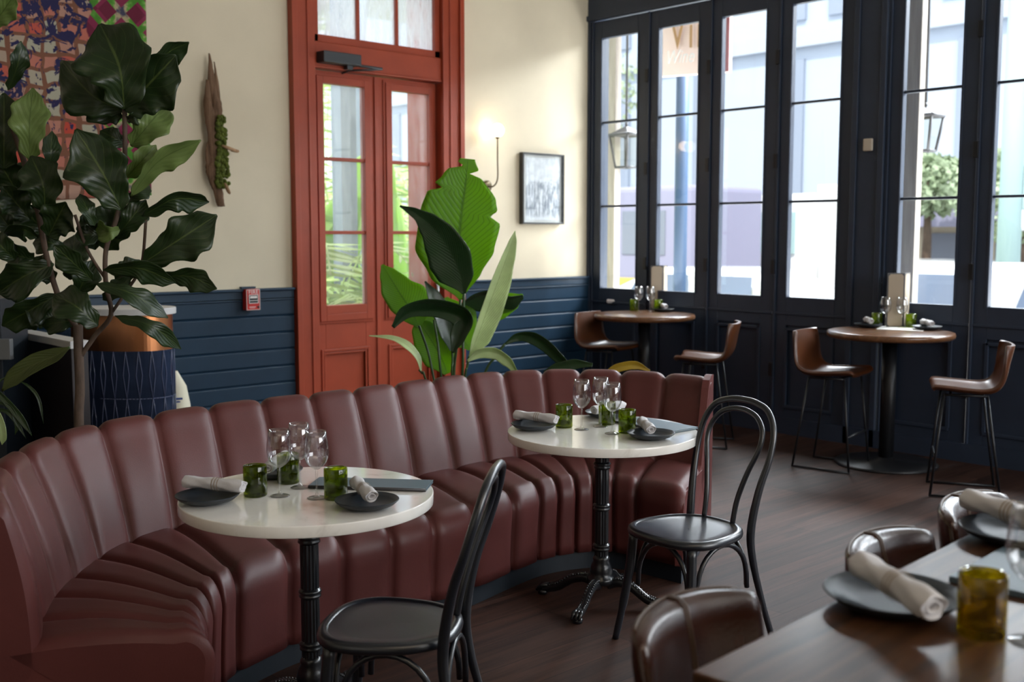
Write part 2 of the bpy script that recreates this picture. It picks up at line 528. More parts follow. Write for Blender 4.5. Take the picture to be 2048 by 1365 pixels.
def green_glass(name, col, body):
    m, nt, b, L = newmat(name)
    nt.nodes.remove(b)
    out = nt.nodes['Material Output']
    tr = nt.nodes.new('ShaderNodeBsdfTransparent')
    n = noise(nt, coords(nt, (1, 1, 1)), 22, 2, 0.5, 1.5)
    c = ramp(nt, n.outputs[0], [(0.38, [v * 0.55 for v in col]), (0.62, [min(1, v * 1.25) for v in col])])
    L.new(c, tr.inputs[0])
    gl = nt.nodes.new('ShaderNodeBsdfGlossy'); gl.inputs['Roughness'].default_value = 0.02
    tl = nt.nodes.new('ShaderNodeBsdfTranslucent'); tl.inputs[0].default_value = (*body, 1)
    m0 = nt.nodes.new('ShaderNodeMixShader'); m0.inputs[0].default_value = 0.14
    L.new(tr.outputs[0], m0.inputs[1]); L.new(tl.outputs[0], m0.inputs[2])
    fr = nt.nodes.new('ShaderNodeLayerWeight'); fr.inputs[0].default_value = 0.5
    pw = nt.nodes.new('ShaderNodeMath'); pw.operation = 'POWER'; pw.inputs[1].default_value = 3.5
    ml = nt.nodes.new('ShaderNodeMath'); ml.operation = 'MULTIPLY_ADD'; ml.inputs[1].default_value = 0.6; ml.inputs[2].default_value = 0.05
    L.new(fr.outputs['Facing'], pw.inputs[0]); L.new(pw.outputs[0], ml.inputs[0])
    mx = nt.nodes.new('ShaderNodeMixShader')
    L.new(ml.outputs[0], mx.inputs[0]); L.new(m0.outputs[0], mx.inputs[1]); L.new(gl.outputs[0], mx.inputs[2])
    L.new(mx.outputs[0], out.inputs[0])
    return m


M['green_glass'] = green_glass('bottle_green_glass', (0.56, 0.62, 0.05), (0.30, 0.38, 0.002))
M['amber_glass'] = green_glass('amber_glass', (0.66, 0.55, 0.05), (0.60, 0.42, 0.01))


def glow(name, col, s):
    m, nt, b, L = newmat(name)
    b.inputs['Base Color'].default_value = (*col, 1)
    b.inputs['Emission Color'].default_value = (*col, 1)
    b.inputs['Emission Strength'].default_value = s
    return m


def mathn(nt, op, a, b=None, val=None):
    n = nt.nodes.new('ShaderNodeMath'); n.operation = op
    nt.links.new(a, n.inputs[0])
    if b is not None: nt.links.new(b, n.inputs[1])
    if val is not None: n.inputs[1].default_value = val
    return n.outputs[0]


def tapestry_mat():
    m, nt, b, L = newmat('patchwork_textile')
    v = coords(nt, (1, 1, 1))
    warp = noise(nt, v, 3.0, 2)
    wob = noise(nt, v, 4.0, 2)
    # diamonds
    c45 = coords(nt, (1, 1, 1), (0, R_(45), 0))
    ck = nt.nodes.new('ShaderNodeTexChecker'); ck.inputs['Scale'].default_value = 9.0
    ck.inputs[1].default_value = (0.13, 0.012, 0.035, 1); ck.inputs[2].default_value = (0.20, 0.02, 0.06, 1)
    L.new(c45, ck.inputs[0])
    br = nt.nodes.new('ShaderNodeTexBrick'); br.offset = 0; br.inputs['Scale'].default_value = 1
    br.inputs['Brick Width'].default_value = 0.155; br.inputs['Row Height'].default_value = 0.155; br.inputs['Mortar Size'].default_value = 0.022
    sw = nt.nodes.new('ShaderNodeSeparateXYZ'); L.new(c45, sw.inputs[0])
    cb = nt.nodes.new('ShaderNodeCombineXYZ'); L.new(sw.outputs[0], cb.inputs[0]); L.new(sw.outputs[2], cb.inputs[1])
    L.new(cb.outputs[0], br.inputs['Vector'])
    n2 = noise(nt, v, 10, 3)
    grn = ramp(nt, n2.outputs[0], [(0.42, (0.06, 0.20, 0.02)), (0.5, (0.10, 0.30, 0.04)), (0.56, (0.42, 0.34, 0.20)), (0.66, (0.05, 0.05, 0.09))])
    mx = nt.nodes.new('ShaderNodeMix'); mx.data_type = 'RGBA'
    L.new(br.outputs['Fac'], mx.inputs['Factor']); L.new(ck.outputs[0], mx.inputs['A']); L.new(grn, mx.inputs['B'])
    # centre figure : plaid of red, cream, ochre
    s = nt.nodes.new('ShaderNodeSeparateXYZ'); L.new(v, s.inputs[0])
    cb2 = nt.nodes.new('ShaderNodeCombineXYZ'); L.new(s.outputs[0], cb2.inputs[0]); L.new(s.outputs[2], cb2.inputs[1])
    b2 = nt.nodes.new('ShaderNodeTexBrick'); b2.offset = 0
    b2.inputs['Scale'].default_value = 1; b2.inputs['Brick Width'].default_value = 0.105; b2.inputs['Row Height'].default_value = 0.10
    b2.inputs['Mortar Size'].default_value = 0.014
    b2.inputs['Color1'].default_value = (0.40, 0.38, 0.29, 1); b2.inputs['Color2'].default_value = (0.50, 0.030, 0.012, 1)
    b2.inputs['Mortar'].default_value = (0.20, 0.085, 0.05, 1); b2.inputs['Bias'].default_value = -0.1
    va = nt.nodes.new('ShaderNodeVectorMath'); va.operation = 'MULTIPLY_ADD'
    va.inputs[1].default_value = (0.12, 0.12, 0.0)
    L.new(wob.outputs['Color'], va.inputs[0]); L.new(cb2.outputs[0], va.inputs[2])
    L.new(va.outputs[0], b2.inputs['Vector'])
    n3 = noise(nt, v, 7, 3, 0.6, 2.2)
    nf = ramp(nt, mathn(nt, 'ADD', n3.outputs[0], mathn(nt, 'MULTIPLY', s.outputs[2], val=0.13)), [(0.545, (0, 0, 0)), (0.57, (1, 1, 1))])
    mx2 = nt.nodes.new('ShaderNodeMix'); mx2.data_type = 'RGBA'
    L.new(nf, mx2.inputs['Factor']); L.new(b2.outputs['Color'], mx2.inputs['A']); mx2.inputs['B'].default_value = (0.022, 0.02, 0.075, 1)
    # mask by distance from the figure's centre line
    dx = mathn(nt, 'ABSOLUTE', s.outputs[0])
    wv = mathn(nt, 'MULTIPLY', warp.outputs[0], val=0.35)
    dd = mathn(nt, 'ADD', dx, wv)
    zz = mathn(nt, 'MULTIPLY', s.outputs[2], val=0.14)
    dd2 = mathn(nt, 'ADD', dd, zz)
    mk = ramp(nt, dd2, [(0.56, (1, 1, 1)), (0.57, (0, 0, 0))])
    mx3 = nt.nodes.new('ShaderNodeMix'); mx3.data_type = 'RGBA'
    L.new(mk, mx3.inputs['Factor']); L.new(mx.outputs['Result'], mx3.inputs['A']); L.new(mx2.outputs['Result'], mx3.inputs['B'])
    L.new(mx3.outputs['Result'], b.inputs['Base Color'])
    b.inputs['Roughness'].default_value = 0.95
    n4 = noise(nt, v, 250, 2); bump(nt, b, n4.outputs[0], 0.3, 0.003)
    return m


M['tapestry'] = tapestry_mat()

# ------------------------------------------------------------------ the room shell
XW = 7.36     # window wall
YW = 6.976    # door wall
XL, YB = -4.0, -5.2
CEIL = 4.35
RAIL = 1.19


def struct(name, mb, mat, parent=None, **k):
    o = mb.build(name, mat, parent, **k)
    if parent is None: o['kind'] = 'structure'
    return o


mb = MB().box((XL - 0.3, YB - 0.3, -0.12), (XW + 0.12, YW + 0.5, 0)); struct('floor', mb, M['floor'], origin=(0, 0, 0))
mb = MB().box((XL - 0.3, YB - 0.3, CEIL), (XW + 0.3, YW + 0.5, CEIL + 0.25)); struct('ceiling', mb, M['ceiling'])
mb = MB().box((XL - 0.2, YB - 0.2, 0), (XL, YW, CEIL)); struct('wall_left', mb, M['cream'])
mb = MB().box((XL, YB - 0.2, 0), (XW, YB, CEIL)); struct('wall_front', mb, M['cream'])
# door wall with the doorway
DX0, DX1, DZT = 4.30, 5.70, 3.90
WT = 0.42
mb = MB()
mb.box((XL, YW, 0), (DX0, YW + WT, CEIL)).box((DX1, YW, 0), (XW + 0.12, YW + WT, CEIL)).box((DX0, YW, DZT), (DX1, YW + WT, CEIL))
struct('wall_back', mb, M['cream'])


# shiplap wainscot on the door wall
def wainscot(name, x0, x1):
    mb = MB()
    h = 0.123
    z = RAIL - 0.085
    prof = []
    while z > 0.16:
        prof += [(-0.022, z), (-0.024, z - 0.006), (-0.022, z - h + 0.014), (-0.012, z - h + 0.004)]
        z -= h
    prof += [(-0.022, z), (-0.022, 0.0)]
    rows = [[Vector((x, YW + p[0], p[1])) for p in prof] for x in (x0, x1)]
    mb.grid(rows, smooth=False)
    mb.box((x0, YW - 0.03, RAIL - 0.075), (x1, YW, RAIL - 0.018))
    mb.box((x0, YW - 0.05, RAIL - 0.018), (x1, YW, RAIL))
    mb.box((x0, YW - 0.035, RAIL - 0.09), (x1, YW, RAIL - 0.078))
    o = struct(name, mb, M['navy_board'], bevel=0.004)
    return o


wainscot('trim_1', XL, 4.195)
wainscot('trim_2', 5.815, XW)
mb = MB().box((XL, YW - 0.04, 0), (4.195, YW, 0.14)).box((5.815, YW - 0.04, 0), (XW, YW, 0.14)); struct('baseboard_back', mb, M['navy_board'], bevel=0.005)

# ------------------------------------------------------------------ red double door
door = tag(empty('door_1', (4.97, YW, 0)), kind='structure')


def frame_ring(mb, x0, x1, z0, z1, w, y0, y1):
    mb.box((x0, y0, z0), (x0 + w, y1, z1)).box((x1 - w, y0, z0), (x1, y1, z1))
    mb.box((x0 + w, y0, z0), (x1 - w, y1, z0 + w)).box((x0 + w, y0, z1 - w), (x1 - w, y1, z1))
    return mb


mb = MB()
# casing with stepped moulding
for sgn, a, b_ in ((1, 4.20, 4.40), (-1, 5.81, 5.60)):
    mb.box((a, YW - 0.045, 0), (b_, YW + 0.0, DZT + 0.1))
    mb.box((a, YW - 0.065, 0), (a + sgn * 0.045, YW - 0.04, DZT + 0.1))
    mb.box((a + sgn * 0.13, YW - 0.055, 0), (a + sgn * 0.145, YW - 0.04, DZT + 0.1))
mb.box((4.20, YW - 0.045, DZT - 0.02), (5.81, YW, DZT + 0.15))
# deep jambs
mb.box((DX0, YW - 0.01, 0), (4.40, YW + WT + 0.02, DZT)).box((5.60, YW - 0.01, 0), (DX1, YW + WT + 0.02, DZT))
mb.box((4.40, YW - 0.01, DZT - 0.1), (5.60, YW + WT, DZT))
mb.build('door_frame', M['red'], door, world=True, bevel=0.004)
YD = YW + 0.055   # face of the leaves
mb = MB()
mb.box((4.40, YD - 0.075, 2.80), (5.60, YD + 0.06, 2.99))
mb.box((4.40, YD - 0.085, 2.80), (5.60, YD - 0.07, 2.815))
mb.build('transom_bar', M['red'], door, world=True, bevel=0.005)
# transom sash
mb = MB()
tz0, tz1 = 2.99, 3.80
mb.box((4.40, YD - 0.06, tz0), (5.60, YD + 0.0, tz0 + 0.055)).box((4.40, YD - 0.06, tz1 - 0.06), (5.60, YD, tz1))
mb.box((4.40, YD - 0.06, tz0), (4.455, YD, tz1)).box((5.545, YD - 0.06, tz0), (5.60, YD, tz1))
for xm in (4.455 + 0.363, 4.455 + 0.727):
    mb.box((xm - 0.014, YD - 0.05, tz0), (xm + 0.014, YD, tz1))
ts = mb.build('transom_window', M['red'], door, world=True, bevel=0.004)
MB().box((4.44, YD - 0.03, tz0 + 0.04), (5.56, YD - 0.025, tz1 - 0.04)).build('transom_pane', M['pane_frost'], ts, world=True)
for nm, x0, x1, gx0, gx1 in (('leaf_a', 4.405, 4.998, 4.515, 4.885), ('leaf_b', 5.002, 5.595, 5.145, 5.515)):
    mb = MB()
    gz0, gz1 = 1.035, 2.70
    yb = YD + 0.045
    mb.box((x0, YD, 0.012), (gx0, yb, 2.795)).box((gx1, YD, 0.012), (x1, yb, 2.795))
    mb.box((gx0, YD, gz1), (gx1, yb, 2.795)).box((gx0, YD, 0.70), (gx1, yb, gz0))
    mb.box((gx0, YD, 0.012), (gx1, yb, 0.22))
    mb.box((gx0, YD + 0.022, 0.22), (gx1, yb, 0.70))
    # glazing frame standing proud
    frame_ring(mb, gx0 - 0.055, gx1 + 0.055, gz0 - 0.12, gz1 + 0.055, 0.055, YD - 0.022, YD)
    mb.box((gx0, YD - 0.022, gz0 - 0.065), (gx1, YD, gz0))
    frame_ring(mb, gx0 - 0.075, gx1 + 0.075, gz0 - 0.14, gz1 + 0.075, 0.022, YD - 0.010, YD)
    for zm in (1.59, 2.143):
        mb.box((gx0, YD - 0.012, zm - 0.013), (gx1, YD + 0.03, zm + 0.013))
    # lower panel moulding
    frame_ring(mb, gx0 - 0.045, gx1 + 0.03, 0.17, 0.70, 0.02, YD - 0.012, YD)
    frame_ring(mb, gx0 - 0.02, gx1 + 0.005, 0.195, 0.675, 0.016, YD - 0.006, YD)
    lf = mb.build('door_leaf', M['red'], door, world=True, bevel=0.004)
    MB().box((gx0 - 0.01, YD + 0.012, gz0 - 0.01), (gx1 + 0.01, YD + 0.017, gz1 + 0.01)).build('door_pane', M['pane_dirty'], lf, world=True)
    if nm == 'leaf_b':
        hx = 5.565
        p = crom([(hx, YD, 0.98), (hx, YD - 0.055, 0.995), (hx, YD - 0.065, 1.08), (hx, YD - 0.055, 1.165), (hx, YD, 1.18)], 6)
        MB().tube(p, 0.009, 8).build('door_handle', M['steel'], lf, world=True)
mb = MB().box((4.985, YD - 0.014, 0.012), (5.015, YD, 2.79)); mb.build('astragal', M['red'], door, world=True, bevel=0.004)
cl = MB().box((4.425, YW - 0.125, 2.83), (4.755, YW - 0.018, 2.912)).build('door_closer', M['closer'], door, world=True, bevel=0.008)
mb = MB().tube([(4.66, YW - 0.07, 2.84), (4.93, YW - 0.14, 2.825)], 0.011, 6).tube([(4.93, YW - 0.14, 2.822), (4.70, YW - 0.03, 2.80)], 0.008, 6).box((4.65, YW - 0.09, 2.80), (4.70, YW - 0.045, 2.845))
mb.tube([(4.70, YW + 0.06, 2.79), (4.70, YW - 0.035, 2.80)], 0.008, 6)
mb.build('closer_arm', M['closer'], cl, world=True)

# ------------------------------------------------------------------ window wall
PITCH = 0.665
bays = [6.61, 3.69, 0.77, -2.15]
GZ0, GZ1 = 1.085, 3.335
mb = MB()
mb.box((XW - 0.03, YB, 3.52), (XW + 0.22, YW, CEIL))           # header
mb.box((XW - 0.05, YB, 3.50), (XW - 0.0, YW, 3.545))
edges = [YW + 0.0]
for c in bays:
    edges += [c + PITCH / 2, c - 3.5 * PITCH]
edges.append(YB)
for i in range(0, len(edges), 2):
    a, b_ = edges[i], edges[i + 1]
    mb.box((XW - 0.03, b_, 0), (XW + 0.22, a, 3.52))
struct('wall_right', mb, M['navy_frame'])
mb = MB()
for i in range(2, len(edges) - 1, 2):
    a, b_ = edges[i], edges[i + 1]
    mb.box((XW - 0.045, a + 0.0, 0), (XW - 0.028, a - 0.045, 3.52)).box((XW - 0.045, b_, 0), (XW - 0.028, b_ + 0.045, 3.52))
struct('trim_3', mb, M['navy_frame'], bevel=0.004)
mb = MB().box((XW - 0.045, YB, 0), (XW - 0.03, YW, 0.13)); struct('baseboard_right', mb, M['navy_frame'])
hinge0 = None
wi = 0
for c in bays:
    for k in range(4):
        wi += 1
        yc = c - k * PITCH
        gw = 0.212 if k % 2 == 0 else 0.212
        y0, y1 = yc - PITCH / 2 + 0.004, yc + PITCH / 2 - 0.004
        w = tag(empty('window_%d' % wi, (XW, yc, 0)), kind='structure')
        mb = MB()
        xa, xb = XW - 0.005, XW + 0.045
        mb.box((xa, y0, 0.02), (xb, yc - gw, 3.49)).box((xa, yc + gw, 0.02), (xb, y1, 3.49))
        mb.box((xa, yc - gw, GZ1), (xb, yc + gw, 3.49)).box((xa, yc - gw, 0.86), (xb, yc + gw, GZ0))
        mb.box((xa, yc - gw, 0.02), (xb, yc + gw, 0.20)).box((xa + 0.02, yc - gw, 0.20), (xb, yc + gw, 0.86))
        # bead round the glass, panel moulding, ridge between the leaves
        for s in (-1, 1):
            mb.box((xa - 0.006, yc + s * gw, GZ0 - 0.012), (xa, yc + s * (gw + 0.018), GZ1 + 0.012))
            mb.box((xa - 0.010, yc + s * (gw - 0.02), 0.22), (xa + 0.01, yc + s * (gw + 0.006), 0.84))
        mb.box((xa - 0.010, yc - gw, 0.82), (xa + 0.01, yc + gw, 0.84)).box((xa - 0.010, yc - gw, 0.20), (xa + 0.01, yc + gw, 0.225))
        mb.box((xa - 0.016, y1 - 0.022, 0.02), (xa, y1 - 0.002, 3.49))
        mb.box((xa - 0.012, y0, 0.945), (xa, y1, 0.965))
        for zm in (GZ0 + 0.745, GZ0 + 1.50):
            mb.box((xa + 0.008, yc - gw, zm - 0.010), (xb - 0.008, yc + gw, zm + 0.010))
        mb.build('window_frame', M['navy_frame'], w, world=True, bevel=0.003)
        MB().box((XW + 0.018, yc - gw - 0.005, GZ0 - 0.005), (XW + 0.023, yc + gw + 0.005, GZ1 + 0.005)).build('window_pane', M['pane'], w, world=True)
        if k > 0:
            for zh in (0.5, 1.32, 2.15, 2.95):
                MB().box((xa - 0.026, y1 - 0.016, zh - 0.055), (xa, y1 + 0.018, zh + 0.055)).build('hinge', M['black_metal'], w, world=True, bevel=0.003)

# ------------------------------------------------------------------ banquette
Bk = [(-1.40, 2.87), (-1.515, 3.10), (-1.596, 3.352), (-1.635, 3.591), (-1.631, 3.846), (-1.57, 4.085), (-1.437, 4.305), (-1.274, 4.52), (-1.095, 4.695),
      (-0.910, 4.845), (-0.735, 5.005), (-0.560, 5.185), (-0.389, 5.36), (-0.225, 5.52), (-0.042, 5.645), (0.165, 5.71), (0.365, 5.725), (0.58, 5.69), (0.794, 5.585), (1.000, 5.40)]
Fr = [(-0.858, 2.995), (-0.900, 3.065), (-0.930, 3.15), (-0.948, 3.24), (-0.955, 3.345), (-0.950, 3.45), (-0.925, 3.555), (-0.795, 3.785), (-0.632, 3.965),
      (-0.463, 4.11), (-0.311, 4.26), (-0.154, 4.435), (0.011, 4.665), (0.13, 4.82), (0.215, 4.895), (0.30, 4.94), (0.381, 4.965), (0.472, 4.955), (0.57, 4.895), (0.763, 4.72)]
NCH = 19
SUB = 16


def interp(L, n):
    out = crom([(a, b, 0) for a, b in L], n)
    return [LD(p.x, p.y) for p in out]


Bp = interp(Bk, SUB)
Fp = interp(Fr, SUB)
ban = thing('curved_banquette', 'long curved dark red leather banquette with vertical channel stitching', 'banquette', LD(-0.3, 4.6))


def puff(v):
    a = abs(2 * v - 1)
    return (1 - a ** 5.6)


def section_surface(secfn, amp, split=False):
    rows = []
    for i in range(len(Bp)):
        v = (i % SUB) / SUB
        if i == len(Bp) - 1: v = 1.0
        sec = secfn(i)            # list of (point, normal, weight)
        h = puff(v) * amp
        rows.append([p + n * (h * w - amp * 0.55 * w) for p, n, w in sec])
    return rows


def seat_sec(i):
    b, f = Bp[i], Fp[i]
    d = (f - b); Ld = d.length; d.normalize()
    up = Vector((0, 0, 1))
    zt = 0.445
    r = 0.085
    out = []
    st = 0.10 - 0.08 * max(0, 1 - i / (3.5 * SUB))
    for k in range(9):
        q = st + (Ld - r - 0.02 - st) * k / 8
        out.append((b + d * q + up * (zt - 0.012 + 0.022 * sin(pi * k / 8 * 0.9)), up.copy(), min(1, 0.5 + k / 8)))
    c = b + d * (Ld - r - 0.0) + up * (zt - r)
    for k in range(1, 8):
        a = pi / 2 * (1 - k / 7)
        n = d * cos(a) + up * sin(a)
        out.append((c + n * r, n, 1.0))
    for k in range(1, 7):
        z = (zt - r) + (0.09 - (zt - r)) * k / 6
        out.append((b + d * (Ld - 0.02 * sin(pi * k / 6 * 0.5)) + up * z, d.copy(), 1.0 if k < 6 else 0.7))
    out.append((b + d * (Ld - 0.07) + up * 0.088, d.copy(), 0.2))
    return out


def back_sec(i):
    b, f = Bp[i], Fp[i]
    d = (f - b).normalized()
    up = Vector((0, 0, 1))
    out = []
    zt = 0.865
    r = 0.05
    lean = (d * 0.93 + up * 0.30).normalized()
    base = b + d * (0.25 - 0.16 * max(0, 1 - i / (3.5 * SUB))) + up * 0.38
    top = b + d * 0.035 + up * (zt - 0.055)
    for k in range(11):
        t = k / 10
        out.append((base.lerp(top, t) + lean * 0.02 * sin(pi * t), lean.copy(), 0.8 + 0.2 * sin(pi * t)))
    c = top - lean * 0.055
    for k in range(1, 8):
        a = k / 7 * R_(155)
        n = (lean * cos(a) + (up - lean * up.dot(lean)).normalized() * sin(a))
        out.append((c + n * 0.055, n, 1.0 if k < 6 else 0.3))
    bk = b - d * 0.09
    out.append((bk + up * (zt - 0.09), -d, 0.0))
    out.append((bk + up * 0.09, -d, 0.0))
    return out


for nm, fn, amp in (('seat_cushion', seat_sec, 0.034), ('backrest', back_sec, 0.030)):
    rows = section_surface(fn, amp)
    mb = MB().grid(rows)
    n = len(rows[0])
    for e in (0, len(rows) - 1):
        mb.add(rows[e], [list(range(n))], False)
    o = mb.build(nm, M['leather'], ban, world=True)
# plinth
rows = []
for i in range(0, len(Bp), 3):
    b, f = Bp[i], Fp[i]; d = (f - b).normalized()
    rows.append([b - d * 0.06, b - d * 0.06 + Vector((0, 0, 0.095)), f - d * 0.05 + Vector((0, 0, 0.095)), f - d * 0.05])
mb = MB().grid(rows, close_v=True, smooth=False)
mb.add(rows[0], [(0, 1, 2, 3)]).add(rows[-1], [(0, 1, 2, 3)])
mb.build('plinth', M['plinth'], ban, world=True)


# end panels: L shaped upholstered boards
def end_panel(i, sgn, hs=0.36, x1=0.24, th=0.035):
    # upholstered board closing the end of the banquette
    b, f = Bp[i], Fp[i]
    d = (f - b); Ld = d.length; d.normalize()
    n = Vector((-d.y, d.x, 0)) * sgn
    prof = [(-0.10, 0.09), (Ld - 0.012, 0.09), (Ld - 0.008, hs)]
    for k in range(6):
        a = k / 5 * pi / 2
        prof.append((Ld - 0.10 + 0.09 * cos(a), hs - 0.015 + 0.085 * sin(a)))
    prof += [(max(x1 + 0.06, 0.14), hs + 0.08), (x1, hs + 0.10), (x1 * 0.22, 0.815), (x1 * 0.10, 0.85), (-0.04, 0.868), (-0.10, 0.865)]
    prof = [(q, z) for q, z in prof]
    A = [b + d * q + Vector((0, 0, z)) + n * 0.002 for q, z in prof]
    B = [p + n * th for p in A]
    m = len(prof)
    mb = MB().add(A, [list(range(m))]).add(B, [list(range(m))])
    mb.add(A + B, [(k, (k + 1) % m, m + (k + 1) % m, m + k) for k in range(m)])
    mb.build('end_panel', M['leather_side'], ban, world=True, bevel=0.008)


end_panel(len(Bp) - 1, -1)
end_panel(0, 1, 0.29, 0.03)


# ------------------------------------------------------------------ cafe tables
def cafe_table(center, rot, label):
    t = thing('cafe_table', label, 'table', center, rot, 'round stone bistro tables')
    mb = MB().prism([(0.402 * cos(2 * pi * k / 120), 0.402 * sin(2 * pi * k / 120)) for k in range(120)], 0.714, 0.75, smooth=True)
    o = mb.build('tabletop', M['quartz'], t, bevel=0.003)
    mb = MB().box((-0.13, -0.022, 0.692), (0.13, 0.022, 0.712)).box((-0.022, -0.13, 0.692), (0.022, 0.13, 0.712))
    mb.lathe([(0.05, 0.66), (0.07, 0.70)], 24)
    mb.build('mounting_plate', M['iron'], t)
    # fluted column with collars
    mb = MB()
    n = 32
    rows = []
    for z in (0.19, 0.67):
        rows.append([Vector(((0.027 + 0.003 * (k % 2)) * cos(2 * pi * k / n), (0.027 + 0.003 * (k % 2)) * sin(2 * pi * k / n), z)) for k in range(n)])
    mb.grid(rows, close_v=True, smooth=False)
    for zc in (0.60, 0.42, 0.245):
        mb.lathe([(0.028, zc - 0.016), (0.036, zc - 0.010), (0.036, zc - 0.004), (0.031, zc), (0.038, zc + 0.006), (0.036, zc + 0.012), (0.028, zc + 0.018)], 24, cap=False)
    mb.build('column', M['iron'], t)
    mb = MB().lathe([(0.05, 0.085), (0.062, 0.10), (0.060, 0.115), (0.046, 0.125), (0.050, 0.14), (0.043, 0.165), (0.034, 0.185), (0.037, 0.195), (0.028, 0.21)], 32)
    for k in range(12):
        a = 2 * pi * k / 12
        mb.sphere((0.052 * cos(a), 0.052 * sin(a), 0.108), 0.009, 5)
    mb.build('base_hub', M['iron'], t)
    for k in range(4):
        a = k * pi / 2
        pts = crom([(0.03, 0, 0.085), (0.08, 0, 0.10), (0.14, 0, 0.085), (0.20, 0, 0.045), (0.245, 0, 0.030), (0.275, 0, 0.022)], 5)
        rs = [0.024 - 0.006 * i / (len(pts) - 1) for i in range(len(pts))]
        mb = MB().tube(pts, rs, 8, flat=0.75)
        for i in range(2, len(pts) - 6):
            p = pts[i]
            mb.sphere((p.x, 0.012, p.z + 0.017), 0.0055, 4).sphere((p.x, -0.012, p.z + 0.017), 0.0055, 4)
        # claw foot
        mb.lathe([(0.020, 0.0), (0.022, 0.012), (0.018, 0.02)], 12, (0.272, 0, 0))
        for j in (-1, 0, 1):
            mb.tube([(0.245, j * 0.011, 0.045), (0.275, j * 0.015, 0.042), (0.296, j * 0.017, 0.018)], [0.008, 0.009, 0.006], 6)
        mb.xf(Matrix.Rotation(a, 4, 'Z')).build('leg', M['iron'], t)
    return t


T1 = LD(-0.655, 3.415); T2 = LD(0.383, 4.53)
ang2 = (lambda v: math.atan2(v.y, v.x))(LD(-0.12, -0.256))
cafe_table(T1, ang2 + 0.12, 'round pale stone cafe table nearer the viewer before the left bend of the banquette')
cafe_table(T2, ang2, 'round pale stone cafe table at the far right bend of the banquette')


# ------------------------------------------------------------------ bentwood chairs
def bentwood(label, loc, rz):
    t = thing('bentwood_chair', label, 'chair', loc, rz, 'black bentwood chairs')
    # seat: front at -Y
    out = []
    N = 64
    def outline(s=0.0):
        pts = []
        for k in range(N):
            a = 2 * pi * k / N
            x, y = cos(a), sin(a)
            e = 2.6
            rr = (abs(x) ** e + abs(y) ** e) ** (-1 / e)
            w = 0.203 - 0.022 * (y * rr)      # wider to the front
            pts.append((x * rr * (w - s), y * rr * (0.205 - s)))
        return pts
    prof = [(0.012, 0.425), (0.002, 0.432), (0.0, 0.440), (0.003, 0.452), (0.010, 0.458), (0.026, 0.460), (0.029, 0.456), (0.033, 0.4545), (0.07, 0.453), (0.13, 0.451), (0.195, 0.450)]
    rows = [[Vector((p[0], p[1], z)) for p in outline(s)] for s, z in prof]
    mb = MB().grid(rows, close_v=True)
    o = len(mb.v) - N
    mb.f.append([o + k for k in range(N)]); mb.smooth.append(True)
    mb.f.append([k for k in range(N)][::-1]); mb.smooth.append(False)
    mb.build('seat', M['black_wood'], t)
    # outer bow with the rear legs
    half = [(0.195, 0.285, 0.0), (0.178, 0.235, 0.16), (0.160, 0.195, 0.33), (0.155, 0.188, 0.45), (0.168, 0.215, 0.60), (0.183, 0.255, 0.72), (0.176, 0.285, 0.82), (0.135, 0.303, 0.890), (0.07, 0.310, 0.918)]
    pts = [(x, y, z) for x, y, z in half] + [(0, 0.312, 0.924)] + [(-x, y, z) for x, y, z in half[::-1]]
    p = crom(pts, 6)
    rs = []
    for q in p:
        rs.append(0.0125 + 0.004 * max(0, 1 - abs(q.z - 0.45) / 0.3))
    MB().tube(p, rs, 12).build('back_frame', M['black_wood'], t)
    half = [(0.072, 0.176, 0.452), (0.078, 0.196, 0.55), (0.104, 0.225, 0.66), (0.132, 0.255, 0.75), (0.128, 0.277, 0.815), (0.093, 0.290, 0.862), (0.045, 0.296, 0.883)]
    pts = half + [(0, 0.298, 0.888)] + [(-x, y, z) for x, y, z in half[::-1]]
    MB().tube(crom(pts, 6), 0.0105, 12).build('inner_back_loop', M['black_wood'], t)
    for s in (-1, 1):
        MB().tube(crom([(s * 0.150, -0.140, 0.43), (s * 0.160, -0.152, 0.28), (s * 0.178, -0.172, 0.12), (s * 0.195, -0.190, 0.0)], 5), [0.019] * 6 + [0.017] * 4 + [0.014] * 4 + [0.013] * 2, 12).build('leg', M['black_wood'], t)
    # bent braces under the seat, one arch on each side
    def arch(p0, p1, drop=0.20, rise=0.415):
        p0 = Vector(p0); p1 = Vector(p1); pts = []
        for k in range(15):
            a = pi * k / 14
            q = p0.lerp(p1, 0.5 - 0.5 * cos(a) )
            pts.append(Vector((q.x, q.y, (rise - drop) + drop * sin(a) ** 0.8)))
        return pts
    F1, F2, R1, R2 = (-0.150, -0.135), (0.150, -0.135), (-0.158, 0.19), (0.158, 0.19)
    for a, b_ in ((F1, F2), (F1, R1), (F2, R2), (R1, R2)):
        ax = Vector((*a, 0)); bx = Vector((*b_, 0)); c = (ax + bx) / 2
        ax = c + (ax - c) * 0.86; bx = c + (bx - c) * 0.86
        MB().tube(arch(ax, bx, 0.19), 0.0095, 10).build('brace', M['black_wood'], t)
    return t


bentwood('black bentwood chair seen from its side, nearer of the two, at the left stone table', LD(-0.350, 3.065), heading(-0.986, 0.16))
bentwood('black bentwood chair with open double loop back standing beside the end of the banquette', LD(0.675, 4.075), heading(-0.78, -0.62))


